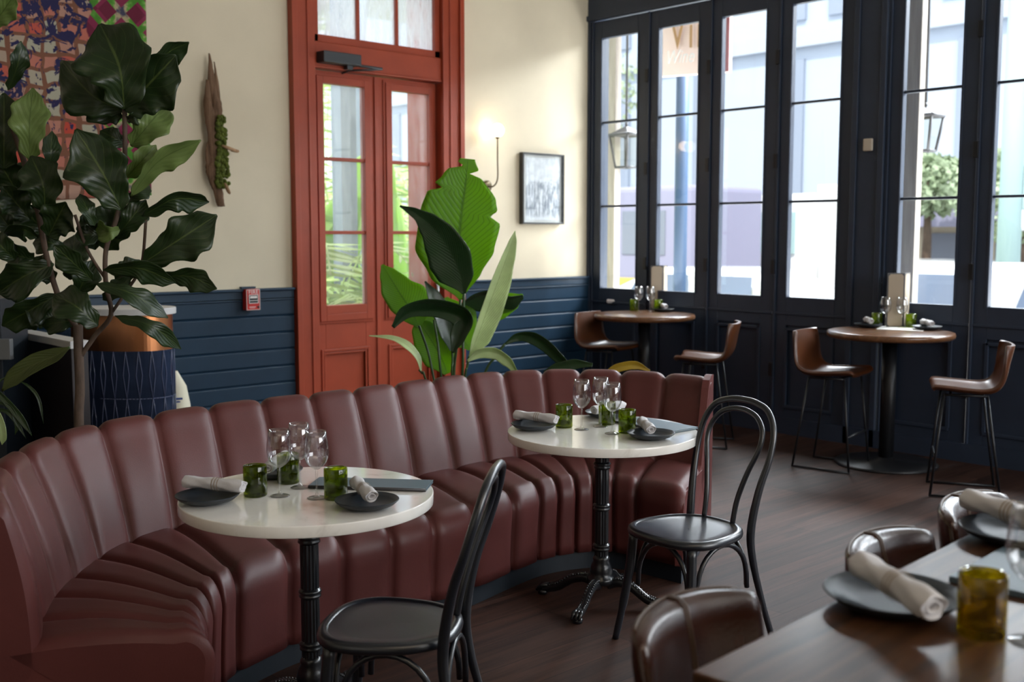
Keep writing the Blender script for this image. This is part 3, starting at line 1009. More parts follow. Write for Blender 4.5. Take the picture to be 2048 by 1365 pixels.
# ------------------------------------------------------------------ tableware (one of each, then copies)
def wine_proto():
    t = thing('wine_glass', 'x', 'wine glass')
    out = [(0.001, 0.0), (0.030, 0.0), (0.031, 0.0015), (0.028, 0.003), (0.012, 0.0055), (0.0048, 0.010), (0.0038, 0.020), (0.0036, 0.06), (0.0042, 0.085), (0.009, 0.094), (0.020, 0.102), (0.031, 0.115), (0.0375, 0.131), (0.0395, 0.148), (0.0385, 0.168), (0.0345, 0.195), (0.031, 0.215)]
    inn = [(0.0302, 0.215), (0.0335, 0.195), (0.0375, 0.168), (0.0385, 0.148), (0.0363, 0.132), (0.0300, 0.117), (0.019, 0.105), (0.008, 0.0985), (0.001, 0.0965)]
    # foot + stem is one part, the bowl another
    MB().lathe(out[:9] + [(0.001, 0.0935)], 32, cap=False).build('stem', M['glass_stem'], t)
    MB().lathe([(0.001, 0.0935)] + out[9:] + inn, 36, cap=False).build('bowl', M['glass'], t)
    return t


def tumbler_proto(mat, nm):
    t = thing(nm, 'x', 'tumbler')
    r = 0.037
    MB().lathe([(0.001, 0.0), (r - 0.003, 0.0), (r, 0.004), (r, 0.097), (r - 0.001, 0.099), (r - 0.003, 0.098), (r - 0.0035, 0.09), (r - 0.004, 0.014), (r - 0.008, 0.011), (0.018, 0.022), (0.001, 0.036)], 40, cap=False).build('glass_body', mat, t)
    return t


def plate_proto(rad, nm='side_plate'):
    prof = [(0.001, 0.0), (rad * 0.45, 0.0), (rad * 0.55, 0.002), (rad * 0.85, 0.012), (rad * 0.985, 0.024), (rad, 0.026), (rad * 0.985, 0.028), (rad * 0.85, 0.017), (rad * 0.6, 0.008), (rad * 0.4, 0.006), (0.001, 0.006)]
    o = MB().lathe(prof, 56, cap=False).build(nm, M['plate'], loc=(0, 0, 0))
    tag(o, 'x', 'plate')
    return o


def napkin_proto(L=0.215, r=0.021):
    """rolled napkin along +X, centred, resting height handled by z offset"""
    t = thing('rolled_napkin', 'x', 'napkin')
    rows = []
    n = 40
    for i in range(19):
        u = i / 18
        x = (u - 0.5) * L
        row = []
        for k in range(n):
            a = 2 * pi * k / n
            rr = r * (1 + 0.07 * sin(2 * a + u * 7) + 0.04 * sin(5 * a - u * 13) + 0.05 * sin(u * 17))
            if i in (0, 18): rr *= 0.93
            row.append(Vector((x + 0.004 * sin(3 * a) * (1 if i == 18 else 0), rr * cos(a), rr * 0.92 * sin(a))))
        rows.append(row)
    mb = MB().grid(rows, close_v=True)
    # spiral ends
    for e, sx in ((rows[-1], 1), (rows[0], -1)):
        x = e[0].x
        ring = [e]
        for q, (f, dx) in enumerate(((0.80, 0.0015), (0.78, -0.012), (0.62, -0.012), (0.60, 0.0), (0.42, 0.0), (0.40, -0.014), (0.02, -0.014))):
            ring.append([Vector((x + sx * dx, p.y * f, p.z * f)) for p in e])
        mb.grid(ring, close_v=True)
    mb.build('linen_roll', M['napkin'], t)
    for dx in (-0.010, 0.0, 0.010):
        MB().lathe([(r * 1.075, -0.0016), (r * 1.09, 0), (r * 1.075, 0.0016)], 32, cap=False).xf(Matrix.Translation((dx + 0.015, 0, 0)) @ Matrix.Rotation(pi / 2, 4, 'Y')).build('stripe', M['stripe'], t)
    return t


PW = wine_proto(); PT = tumbler_proto(M['green_glass'], 'green_tumbler'); PA = tumbler_proto(M['amber_glass'], 'amber_tumbler')
PP = plate_proto(0.098); PN = napkin_proto()
used = set()


def put(proto, loc, rz, label, group=None, tilt=None):
    if proto.name not in used:
        used.add(proto.name)
        o = proto
        o.location = loc; o.rotation_euler = (0, 0, rz); o['label'] = label
        if group: o['group'] = group
    else:
        o = dup(proto, loc, rz, label, group)
    if tilt is not None:
        o.rotation_euler = (0, tilt, rz)
    return o


def azim(v):
    return math.atan2(v.y, v.x)


def setplace(ppx, n0, n1, zt, plabel, nlabel, pg, ng):
    """a plate centred at pixel ppx with a napkin roll from n0 to n1 lying on it"""
    c = at(*ppx, z=zt + 0.02); c.z = zt
    c0 = c.copy()
    for B_ in (B1, B2):
        if abs(zt - HT) < 0.01 and (c - B_).xy.length < 0.8 and (c - B_).xy.length > 0.30:
            q = (c - B_).xy.normalized() * 0.30
            c = Vector((B_.x + q.x, B_.y + q.y, zt))
    put(PP, c, random.random() * 6, plabel, pg)
    a = at(*n0, z=zt + 0.035); b_ = at(*n1, z=zt + 0.035)
    m = (a + b_) / 2 + (c - c0)
    off = m - c; off.z = 0
    if off.length > 0.05: m = c + off.normalized() * 0.05
    m.z = zt + 0.047
    put(PN, (m.x, m.y, m.z), azim(b_ - a), nlabel, ng)


def stand(proto, px, zt, label, group):
    c = at(*px, z=zt)
    for B_ in (B1, B2):
        if abs(zt - HT) < 0.01 and 0.36 < (c - B_).xy.length < 0.8:
            q = (c - B_).xy.normalized() * 0.36
            c = Vector((B_.x + q.x, B_.y + q.y, zt))
    put(proto, c, random.random() * 6, label, group)


tn = 0.75
B1 = Vector((6.87, 5.87, 0)); B2 = Vector((6.87, 3.68, 0))
HT = 0.92
L1, L2 = 'the nearer stone table', 'the far stone table'
setplace((415, 993), (368, 968), (497, 980), tn, 'small charcoal plate on the left edge of ' + L1, 'rolled striped linen napkin on the left plate of ' + L1, 'plates', 'napkins')
setplace((734, 1003), (708, 968), (742, 1000), tn, 'small charcoal plate on the right of ' + L1, 'rolled linen napkin on the right plate of ' + L1, 'plates', 'napkins')
setplace((548, 942), (566, 922), (540, 941), tn, 'charcoal plate half hidden behind the tumblers of ' + L1, 'rolled napkin peeking out behind the tumblers of ' + L1, 'plates', 'napkins')
stand(PT, (511, 992), tn, 'bottle green tumbler beside the left napkin on ' + L1, 'green tumblers')
stand(PT, (577, 966), tn, 'bottle green tumbler behind the wine glasses on ' + L1, 'green tumblers')
stand(PT, (672, 998), tn, 'bottle green tumbler beside the right plate on ' + L1, 'green tumblers')
stand(PW, (560, 993), tn, 'empty wine glass, leftmost of three on ' + L1, 'wine glasses')
stand(PW, (600, 976), tn, 'empty wine glass, rear one of three on ' + L1, 'wine glasses')
stand(PW, (634, 997), tn, 'empty wine glass, rightmost of three on ' + L1, 'wine glasses')
setplace((1068, 850), (1024, 834), (1120, 846), tn, 'small charcoal plate on the left edge of ' + L2, 'rolled striped linen napkin on the left plate of ' + L2, 'plates', 'napkins')
setplace((1302, 868), (1280, 845), (1304, 868), tn, 'small charcoal plate on the right of ' + L2, 'rolled linen napkin on the right plate of ' + L2, 'plates', 'napkins')
setplace((1213, 826), (1188, 826), (1245, 815), tn, 'charcoal plate at the back of ' + L2, 'rolled napkin at the back of ' + L2, 'plates', 'napkins')
stand(PT, (1128, 855), tn, 'bottle green tumbler beside the left napkin on ' + L2, 'green tumblers')
stand(PT, (1254, 866), tn, 'bottle green tumbler beside the right plate on ' + L2, 'green tumblers')
stand(PT, (1214, 849), tn, 'dark green tumbler behind the wine glasses on ' + L2, 'green tumblers')
stand(PW, (1163, 860), tn, 'empty wine glass, leftmost of three on ' + L2, 'wine glasses')
stand(PW, (1201, 854), tn, 'empty wine glass, rear one of three on ' + L2, 'wine glasses')
stand(PW, (1224, 868), tn, 'empty wine glass, rightmost of three on ' + L2, 'wine glasses')


def menu_folder(p0, p1, p2, p3, label):
    """closed folder lying on the table, corners at pixels"""
    c = [at(*p, z=tn + 0.004) for p in (p0, p1, p2, p3)]
    o = sum(c, Vector()) / 4
    # square it up
    ax = ((c[1] - c[0]) + (c[2] - c[3])) / 4
    ay = Vector((-ax.y, ax.x, 0)).normalized() * (((c[3] - c[0]) + (c[2] - c[1])) / 4).length * 0.95
    t = thing('menu_folder', label, 'menu', (o.x, o.y, tn), group='slate menu folders')
    o = Vector((o.x, o.y, tn))
    MB().obox(o + Vector((0, 0, 0.0035)), ax, ay, Vector((0, 0, 0.0015))).build('cover', M['menu_blue'], t, world=True)
    MB().obox(o + Vector((0, 0, 0.0065)), ax * 0.97, ay * 0.95, Vector((0, 0, 0.0015))).build('pages', M['paper'], t, world=True)
    MB().obox(o + Vector((0, 0, 0.0095)), ax, ay, Vector((0, 0, 0.0015))).build('cover', M['menu_blue'], t, world=True)
    MB().tube([o - ay + ax + Vector((0, 0, 0.0062)), o - ay - ax + Vector((0, 0, 0.0062))], 0.0055, 8).build('spine', M['menu_dark'], t, world=True)
    return t


menu_folder((628, 960), (868, 962), (850, 985), (628, 974), 'slate blue menu folder lying flat on the nearer stone table')
menu_folder((1275, 836), (1392, 856), (1348, 868), (1238, 846), 'slate blue menu folder at the right rim of the far stone table')

# ------------------------------------------------------------------ window bar tables


def bar_table(loc, label):
    t = thing('bar_table', label, 'table', loc, 0, 'round wooden bar tables by the window')
    MB().lathe([(0.001, HT - 0.045), (0.40, HT - 0.045), (0.415, HT - 0.035), (0.418, HT - 0.02), (0.413, HT - 0.004), (0.40, HT), (0.001, HT)], 72).build('tabletop', M['bar_wood'], t)
    MB().lathe([(0.05, 0.02), (0.05, HT - 0.05)], 24).build('column', M['black_metal'], t)
    MB().lathe([(0.001, 0), (0.34, 0), (0.345, 0.008), (0.33, 0.018), (0.07, 0.03), (0.055, 0.05), (0.001, 0.05)], 48).build('base_disc', M['black_metal'], t)
    MB().box((-0.16, -0.16, HT - 0.055), (0.16, 0.16, HT - 0.045)).build('mounting_plate', M['black_metal'], t)
    return t


bar_table(B1, 'round wooden bar table in the far corner by the window')
bar_table(B2, 'round wooden bar table by the window at the right')
WA, WB = 'the corner bar table', 'the right bar table'
setplace((1236, 608), (1228, 606), (1249, 606), HT, 'small plate on the left of ' + WA, 'rolled napkin on the left of ' + WA, 'plates', 'napkins')
setplace((1346, 617), (1334, 609), (1356, 615), HT, 'small plate on the right of ' + WA, 'rolled napkin on the right of ' + WA, 'plates', 'napkins')
stand(PT, (1262, 620), HT, 'green tumbler left of the two wine glasses on ' + WA, 'green tumblers')
stand(PT, (1318, 622), HT, 'green tumbler right of the two wine glasses on ' + WA, 'green tumblers')
stand(PW, (1277, 624), HT, 'left wine glass on ' + WA, 'wine glasses')
stand(PW, (1300, 624), HT, 'right wine glass on ' + WA, 'wine glasses')
setplace((1709, 645), (1698, 632), (1724, 644), HT, 'small plate on the left of ' + WB, 'rolled napkin on the left of ' + WB, 'plates', 'napkins')
setplace((1868, 654), (1850, 642), (1884, 651), HT, 'small plate on the right of ' + WB, 'rolled napkin on the right of ' + WB, 'plates', 'napkins')
stand(PT, (1748, 652), HT, 'green tumbler left of the two wine glasses on ' + WB, 'green tumblers')
stand(PT, (1826, 655), HT, 'green tumbler right of the two wine glasses on ' + WB, 'green tumblers')
stand(PW, (1770, 655), HT, 'left wine glass on ' + WB, 'wine glasses')
stand(PW, (1803, 656), HT, 'right wine glass on ' + WB, 'wine glasses')


def standing_menu(px0, px1, pyt, pyb, label, fold=1.6, split=0.66):
    """folded board menu standing on end: dark frame, tan panels with clipped corners"""
    a = at(px0, pyb, z=HT); b_ = at(px1, pyb, z=HT)
    W = (b_ - a).length
    H = 0.385
    t = thing('standing_menu', label, 'menu', (a.x, a.y, HT), 0, 'standing menus')
    ex = (b_ - a).normalized()
    ey = Vector((-ex.y, ex.x, 0))
    if ey.dot(Vector((cos(AZ), sin(AZ), 0))) < 0: ey = -ey
    m = a + ex * W * split
    panels = [(a, m + ey * 0.0, 1), (m, m + (ex * cos(0.9) + ey * sin(0.9)) * W * 0.62, 1)]
    for p, q, s in panels:
        u = (q - p); w = u.length; u.normalize(); nn = Vector((-u.y, u.x, 0))
        if nn.dot(Vector((cos(AZ), sin(AZ), 0))) < 0: nn = -nn
        MB().obox((p + q) / 2 + Vector((0, 0, H / 2)) + nn * 0.004, u * w / 2, nn * 0.003, Vector((0, 0, H / 2))).build('board', M['menu_dark'], t, world=True)
        e, c = 0.008, 0.022
        prof = [(c, e), (w - c, e), (w - e, c), (w - e, H - c), (w - c, H - e), (c, H - e), (e, H - c), (e, c)]
        A = [p + u * x + Vector((0, 0, z)) - nn * 0.0005 for x, z in prof]
        B = [v - nn * 0.001 for v in A]
        n = len(A)
        MB().add(A, [list(range(n))]).add(B, [list(range(n))]).add(A + B, [(k, (k + 1) % n, n + (k + 1) % n, n + k) for k in range(n)]).build('tan_panel', M['menu_tan'], t, world=True)
    return t


standing_menu(1300, 1327, 527, 619, 'tall folded menu standing on the corner bar table', split=0.95)
standing_menu(1772, 1824, 541, 655, 'tall folded menu with tan panels standing on the right bar table')
pp = [at(*q, z=HT + 0.001) for q in ((1752, 659), (1765, 653), (1853, 656), (1846, 663))]
n4 = len(pp)
mb = MB().add(pp + [p + Vector((0, 0, 0.002)) for p in pp], [(0, 1, 2, 3), (4, 5, 6, 7)] + [(k, (k + 1) % 4, 4 + (k + 1) % 4, 4 + k) for k in range(4)])
tag(mb.build('paper_sheet', M['paper']), 'white paper sheets lying on the near rim of the right bar table', 'paper')


# ------------------------------------------------------------------ stools
def stool_proto(mat, name, seam=False):
    t = thing(name, 'x', 'stool')
    # shell: faces -Y, seat height .65, back top .93
    secs = [(-0.20, 0.640, 0.19), (-0.18, 0.652, 0.205), (-0.10, 0.648, 0.215), (0.0, 0.640, 0.22), (0.09, 0.638, 0.222), (0.145, 0.655, 0.222), (0.180, 0.695, 0.220),
            (0.200, 0.75, 0.215), (0.215, 0.82, 0.208), (0.232, 0.89, 0.195), (0.240, 0.925, 0.178)]
    P = crom([(0, y, z) for y, z, w in secs], 4)
    W = crom([(w, 0, 0) for y, z, w in secs], 4)
    rows = []
    for p, w in zip(P, W):
        row = []
        for k in range(-8, 9):
            u = k / 8
            up = max(0, (p.z - 0.66) / 0.27)
            x = w.x * sin(u * pi / 2 * 0.93) / sin(pi / 2 * 0.93)
            dz = 0.028 * abs(u) ** 3 * (1 - up)
            dy = -(0.045 * up + 0.01) * abs(u) ** 2.2
            row.append(Vector((x, p.y + dy, p.z + dz)))
        rows.append(row)
    o = MB().grid(rows).build('seat_shell', mat, t, solid=0.022 if not seam else 0.034)
    m = o.modifiers.new('bevel', 'BEVEL'); m.width = 0.008 if not seam else 0.014; m.segments = 3; m.limit_method = 'ANGLE'; m.angle_limit = R_(50)
    if seam:
        # raised seams: one down the middle, one along the top rim
        hh = 0.019
        pts = []
        for i in range(22, len(rows)):
            q = rows[i][8]; pts.append(q + Vector((0, -hh, 0)))
        top = rows[-1]
        pts.append(top[8] + Vector((0, -0.012, hh)))
        pts.append(top[8] + Vector((0, 0.012, hh)))
        for i in range(len(rows) - 1, 21, -1):
            q = rows[i][8]; pts.append(q + Vector((0, hh, 0)))
        MB().tube(pts, 0.003, 6).build('seam', M['piping'], t)
        MB().tube([q + Vector((0, -hh + 0.004, 0.012)) for q in top], 0.003, 6).build('piping', M['piping'], t)
    for s in (-1, 1):
        x = s * 0.19
        pts = []
        loop = [(x * 0.85, -0.14, 0.622), (x * 0.85, 0.10, 0.622), (x * 1.02, 0.19, 0.01), (x * 1.02, -0.20, 0.01)]
        mb = MB().tube([loop[0], loop[1]], 0.008, 8).tube([loop[1], loop[2]], 0.008, 8).tube([loop[2], loop[3]], 0.008, 8).tube([loop[3], loop[0]], 0.008, 8)
        for q in loop: mb.sphere(q, 0.0085, 6)
        mb.build('leg_frame', M['black_metal'], t)
    MB().tube([(-0.185, -0.178, 0.24), (0.185, -0.178, 0.24)], 0.008, 8).build('footrest', M['black_metal'], t)
    MB().tube([(-0.165, 0.05, 0.622), (0.165, 0.05, 0.622)], 0.008, 8).tube([(-0.165, -0.1, 0.622), (0.165, -0.1, 0.622)], 0.008, 8).build('crossbar', M['black_metal'], t)
    return t


def padded_stool():
    mat = M['brown_leather']
    t = thing('leather_bar_stool', 'x', 'stool')

    def slab(cy, z0, z1, th, W, curve, lean, n=28, m=22):
        rows = []
        for i in range(n + 1):
            s = -1 + 2 * i / n
            e = max(0.0, 1 - abs(s) ** 7) ** (1 / 2.6)
            row = []
            for k in range(m):
                a = 2 * pi * k / m
                ex = 5.0
                c, q = cos(a), sin(a)
                rr = (abs(c) ** ex + abs(q) ** ex) ** (-1 / ex)
                y = c * rr * th / 2 * max(e, 0.25)
                z = (z0 + z1) / 2 + q * rr * (z1 - z0) / 2 * (0.90 + 0.10 * e) - (0.012 * s * s if q > 0 else 0)
                yy = cy - curve * s * s + lean * (z - z0) / (z1 - z0)
                row.append(Vector((W * s, yy + y, z)))
            rows.append(row)
        mb = MB().grid(rows, close_v=True)
        o = len(mb.v) - (n + 1) * m
        mb.f.append([o + k for k in range(m)][::-1]); mb.smooth.append(True)
        mb.f.append([o + n * m + k for k in range(m)]); mb.smooth.append(True)
        return mb, rows
    mb, rows = slab(0.195, 0.67, 0.938, 0.058, 0.178, 0.055, 0.045)
    b_ = mb.build('backrest', mat, t)
    mid = rows[14]
    c = sum(mid, Vector()) / len(mid)
    MB().tube([c + (p - c) * 1.012 + Vector((0.004, 0, 0)) for p in mid], 0.0022, 6, closed=True).tube([c + (p - c) * 1.012 - Vector((0.004, 0, 0)) for p in mid], 0.0022, 6, closed=True).build('seam', M['seam_brown'], b_)
    MB().tube([r[4] + Vector((0, 0, 0.001)) for r in rows[2:-2]], 0.0028, 6).build('piping', M['seam_brown'], b_)
    MB().prism([(0.20 * (abs(cos(a)) ** .55) * (1 if cos(a) > 0 else -1), 0.19 * (abs(sin(a)) ** .55) * (1 if sin(a) > 0 else -1) - 0.01) for a in [2 * pi * (k + 0.5) / 48 for k in range(48)]], 0.60, 0.67, smooth=True).build('seat', mat, t, bevel=0.018, segs=3)
    for sx in (-1, 1):
        MB().tube([(sx * 0.15, 0.15, 0.66), (sx * 0.15, 0.19, 0.70), (sx * 0.15, 0.21, 0.80)], 0.010, 8).build('back_support', M['black_metal'], t)
        for sy in (-1, 1):
            MB().tube([(sx * 0.15, sy * 0.14, 0.60), (sx * 0.20, sy * 0.20, 0.0)], 0.011, 8).build('leg', M['black_metal'], t)
    MB().tube([(-0.18, -0.18, 0.24), (0.18, -0.18, 0.24), (0.18, 0.18, 0.24), (-0.18, 0.18, 0.24)], 0.008, 8, closed=True).build('footrest', M['black_metal'], t)
    return t


PS = stool_proto(M['tan_leather'], 'counter_stool')
S = [((1215, 694), (0.80, -0.60), 'tan leather counter stool at the left of the corner bar table'),
     ((1412, 718), (-0.95, 0.32), 'tan leather counter stool seen side on at the right of the corner bar table'),
     ((1665, 745), (0.80, -0.60), 'tan leather counter stool at the left of the right bar table'),
     ((1935, 777), (-0.95, 0.32), 'tan leather counter stool in shade at the right of the right bar table')]
for q, h, lb in S:
    c = at(*q, z=0.645); c.z = 0
    put(PS, c, heading(*h), lb, 'tan counter stools by the window')

# ------------------------------------------------------------------ foreground high table
ZF = 0.95
fa = at(1383, 1343, z=ZF); fb = at(1985, 1045, z=ZF)
ed = (fb - fa); ed.z = 0; ed.normalize()
ein = Vector((ed.y, -ed.x, 0))
if ein.dot(CR) < 0: ein = -ein
A0 = fa.copy()
LT, WTB = 2.1, 0.80
ft = thing('high_dining_table', 'dark walnut high table in the right foreground', 'table', (A0.x + ed.x * LT / 2 + ein.x * WTB / 2, A0.y + ed.y * LT / 2 + ein.y * WTB / 2, 0), azim(ed))
MB().box((-LT / 2, -WTB / 2, ZF - 0.045), (LT / 2, WTB / 2, ZF)).build('tabletop', M['table_wood'], ft, bevel=0.004)
MB().box((-LT / 2 + 0.2, -0.04, ZF - 0.10), (LT / 2 - 0.2, 0.04, ZF - 0.045)).build('rail', M['black_metal'], ft)
for s in (-1, 1):
    MB().box((s * (LT / 2 - 0.3) - 0.04, -0.04, 0.03), (s * (LT / 2 - 0.3) + 0.04, 0.04, ZF - 0.10)).box((s * (LT / 2 - 0.3) - 0.05, -0.33, 0.0), (s * (LT / 2 - 0.3) + 0.05, 0.33, 0.03)).build('leg', M['black_metal'], ft, bevel=0.005)
PF = padded_stool()
hv = (ein.dot(Vector((sin(AZ), -cos(AZ), 0))), ein.dot(Vector((cos(AZ), sin(AZ), 0))))
for q, lb in (((1385, 1212), 'glossy brown leather bar stool nearest the viewer at the walnut table corner'),
              ((1775, 1078), 'glossy brown leather bar stool, middle of the three along the walnut table'),
              ((1945, 1000), 'glossy brown leather bar stool farthest along the walnut table')):
    c = at(*q, z=0.935); c.z = 0
    c = c + ein * 0.20
    put(PF, c, heading(*hv), lb, 'brown leather stools along the walnut table')

PP2 = plate_proto(0.115, 'dinner_plate')
c = at(1786, 1190, z=ZF + 0.02); c.z = ZF
put(PP2, c, 0.3, 'wide charcoal plate in the foreground on the walnut table', 'foreground plates')
PN2 = napkin_proto(0.235, 0.024)
a = at(1700, 1118, z=ZF + 0.05); b_ = at(1893, 1235, z=ZF + 0.05)
m_ = (a + b_) / 2; m_.z = ZF + 0.053
put(PN2, m_, azim(b_ - a), 'large rolled linen napkin across the foreground plate', 'foreground napkins')
c = at(2035, 1062, z=ZF + 0.02); c.z = ZF
put(PP2, c, 0.8, 'charcoal plate at the right edge on the far end of the walnut table', 'foreground plates')
a = at(1950, 1005, z=ZF + 0.05); b_ = at(2085, 1048, z=ZF + 0.05)
m_ = (a + b_) / 2; m_.z = ZF + 0.053
put(PN2, m_, azim(b_ - a), 'rolled linen napkin on the plate at the right edge', 'foreground napkins')
c = at(1962, 1268, z=ZF)
put(PA, c, 0, 'amber glass tumbler in the foreground on the walnut table', None)
c = at(2058, 1285, z=ZF)
put(PW, c, 0, 'wine glass cut by the right edge of the picture on the walnut table', 'wine glasses')
c0 = at(2075, 1160, z=ZF)
mb = MB().obox(c0 + Vector((0, 0, 0.006)), ed * 0.13, ein * 0.11, Vector((0, 0, 0.006)))
tag(mb.build('menu_booklet', M['menu_blue'], bevel=0.002), 'dark slate menu booklet lying behind the amber tumbler', 'menu')

# ------------------------------------------------------------------ plants


def leaf(mids, wl, wr, name, mat, parent, fold=0.25, tilt=0.0, ripple=0.0, nseg=22, seed=0, droop=0.0, notch=(), wav=0.0):
    """blade along midrib points (world), half widths wl / wr (metres) given along it"""
    rnd = random.Random(seed)
    P = crom(mids, 10)
    n = nseg
    pts = []
    L = len(P) - 1
    for i in range(n + 1):
        q = i / n * L
        k = min(int(q), L - 1)
        pts.append(P[k].lerp(P[k + 1], q - k))
    def wsamp(w, t):
        q = t * (len(w) - 1); k = min(int(q), len(w) - 2); f = q - k
        f = f * f * (3 - 2 * f) * 0.5 + f * 0.5
        return w[k] * (1 - f) + w[k + 1] * f
    rows = []; uv = []
    ph = rnd.random() * 6
    m = 6
    for i in range(n + 1):
        t = i / n
        d = (pts[min(i + 1, n)] - pts[max(i - 1, 0)]).normalized()
        view = (pts[i] - Vector((0, 0, EYE))).normalized()
        side = d.cross(view)
        if side.length < 0.2: side = CR.copy()
        side.normalize()
        side = (Matrix.Rotation(tilt, 3, d) @ side)
        nrm = side.cross(d).normalized()
        if nrm.dot(view) > 0: nrm = -nrm
        row = []
        for k in range(-m, m + 1):
            u = k / m
            w = wsamp(wl if u < 0 else wr, t)
            for (tt, ss, dep) in notch:
                if (u < 0) == (ss < 0): w *= 1 - dep * max(0, 1 - abs(t - tt) * 28)
            if wav: w *= 1 + wav * sin(t * 23 + ph * 2 + u * 2) * abs(u)
            off = side * (u * w)
            lift = nrm * (abs(u) ** 1.3 * w * fold + ripple * w * abs(u) * sin(t * 19 + ph + (2 if u > 0 else 0)))
            lift.z -= droop * u * u * w
            row.append(pts[i] + off + lift)
            uv.append((u, t))
        rows.append(row)
    mb = MB().grid(rows)
    o = mb.build(name, mat, parent, world=True)
    ul = o.data.uv_layers.new(name='UVMap')
    if len(o.data.vertices) == len(uv):
        for lp in o.data.loops:
            ul.data[lp.index].uv = uv[lp.vertex_index]
    m_ = o.modifiers.new('solid', 'SOLIDIFY'); m_.thickness = 0.0012; m_.offset = 0
    return o


def px(mid, D):
    out = []
    for q in mid:
        out.append(at(q[0], q[1], D=(q[2] if len(q) > 2 else D)))
    return out


# --- bird of paradise behind the banquette
bp = at(905, 700, D=6.2); bp.z = 0
bop = thing('bird_of_paradise_plant', 'tall bird of paradise plant with broad paddle leaves behind the banquette', 'plant', bp)
MB().lathe([(0.15, 0), (0.19, 0.02), (0.23, 0.38), (0.235, 0.40), (0.215, 0.40), (0.205, 0.36)], 32, bp, cap=False).lathe([(0.001, 0.001), (0.15, 0)], 32, bp, cap=False).build('pot', M['pot'], bop, world=True)
MB().lathe([(0.001, 0.355), (0.208, 0.352)], 24, bp, cap=False).build('soil', M['soil'], bop, world=True)
S_ = 6.2 / FPX
def ws(*a): return [w * S_ for w in a]
BOP = [
    ('palm_leaf', [(922, 600), (917, 540), (918, 480), (925, 410), (932, 360), (936, 318)], 6.25, ws(3, 45, 72, 78, 66, 30, 14), ws(4, 60, 88, 86, 74, 46, 16), 0.12, 0.15, 0.02, ((0.86, -1, .8), (0.93, 1, .8), (0.70, 1, .35), (0.55, -1, .25))),
    ('palm_dark', [(928, 588), (918, 545), (898, 500), (870, 462), (838, 432), (800, 412)], 5.95, ws(4, 30, 40, 36, 26, 12, 2), ws(4, 42, 50, 40, 24, 10, 2), 0.18, -0.35, 0.03, ()),
    ('palm_pale', [(938, 716), (958, 665), (982, 600), (1006, 535), (1022, 490), (1030, 462)], 6.1, ws(2, 24, 28, 24, 16, 9, 1), ws(2, 12, 15, 16, 13, 8, 1), 0.5, 0.35, 0.02, ()),
    ('palm_leaf', [(838, 655), (822, 622), (800, 588), (780, 555), (764, 530)], 6.3, ws(6, 52, 50, 32, 18, 3), ws(5, 26, 36, 34, 20, 3), 0.12, 0.2, 0.02, ()),
    ('palm_dark', [(905, 706), (918, 672), (925, 640), (898, 626), (855, 622), (815, 628), (786, 655)], 5.95, ws(4, 22, 30, 34, 34, 26, 6), ws(3, 16, 20, 14, 10, 8, 3), 0.5, -0.5, 0.03, ()),
    ('palm_dark', [(903, 702), (898, 668), (886, 630), (868, 595), (850, 563)], 6.05, ws(3, 16, 20, 14, 2), ws(4, 20, 22, 14, 2), 0.3, 0.3, 0.02, ()),
    ('palm_leaf', [(895, 748), (882, 715), (862, 680), (845, 655), (838, 640)], 6.35, ws(6, 30, 32, 22, 4), ws(8, 38, 40, 26, 6), 0.2, 0.1, 0.03, ()),
    ('palm_leaf', [(940, 700), (915, 660), (900, 620), (892, 595)], 6.45, ws(4, 42, 50, 24, 4), ws(4, 36, 40, 20, 4), 0.15, 0.2, 0.03, ()),
    ('palm_leaf', [(890, 668), (872, 640), (862, 610), (848, 588)], 6.42, ws(4, 36, 32, 14, 3), ws(4, 26, 28, 14, 3), 0.2, 0.2, 0.03, ()),
    ('palm_dark', [(918, 612), (948, 598), (980, 590), (1015, 600), (1046, 592)], 6.45, ws(5, 36, 44, 34, 8), ws(5, 26, 36, 30, 6), 0.3, 1.0, 0.04, ()),
    ('palm_leaf', [(975, 645), (1000, 625), (1025, 605), (1046, 590)], 6.5, ws(5, 16, 16, 2), ws(8, 28, 26, 3), 0.2, 0.3, 0.04, ()),
    ('palm_dark', [(1010, 688), (1035, 672), (1065, 676), (1100, 700), (1130, 730), (1145, 742)], 6.1, ws(3, 12, 12, 12, 8, 3), ws(3, 10, 22, 24, 16, 4), 0.4, 0.7, 0.05, ()),
    ('palm_pale', [(935, 722), (960, 706), (990, 705), (1015, 720), (1034, 745)], 6.0, ws(3, 12, 14, 14, 6), ws(3, 12, 12, 10, 4), 0.3, 0.6, 0.05, ()),
    ('palm_dark', [(1088, 745), (1115, 735), (1150, 728), (1185, 730)], 6.0, ws(4, 12, 12, 4), ws(4, 12, 12, 4), 0.2, 0.6, 0.05, ()),
    ('yellow_leaf', [(1205, 750), (1235, 736), (1270, 731), (1300, 742)], 6.15, ws(3, 9, 8, 2), ws(3, 10, 10, 2), 0.3, 0.4, 0.02, ()),
    ('palm_pale', [(842, 742), (835, 715), (815, 692), (785, 677), (738, 672)], 6.1, ws(2, 7, 9, 6, 1), ws(2, 8, 12, 7, 1), 0.3, 0.7, 0.03, ()),
]
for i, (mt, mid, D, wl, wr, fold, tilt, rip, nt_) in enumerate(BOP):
    leaf(px(mid, D), wl, wr, 'leaf', M[mt], bop, fold, tilt, rip, 64, 20 + i, notch=nt_, wav=0.012)
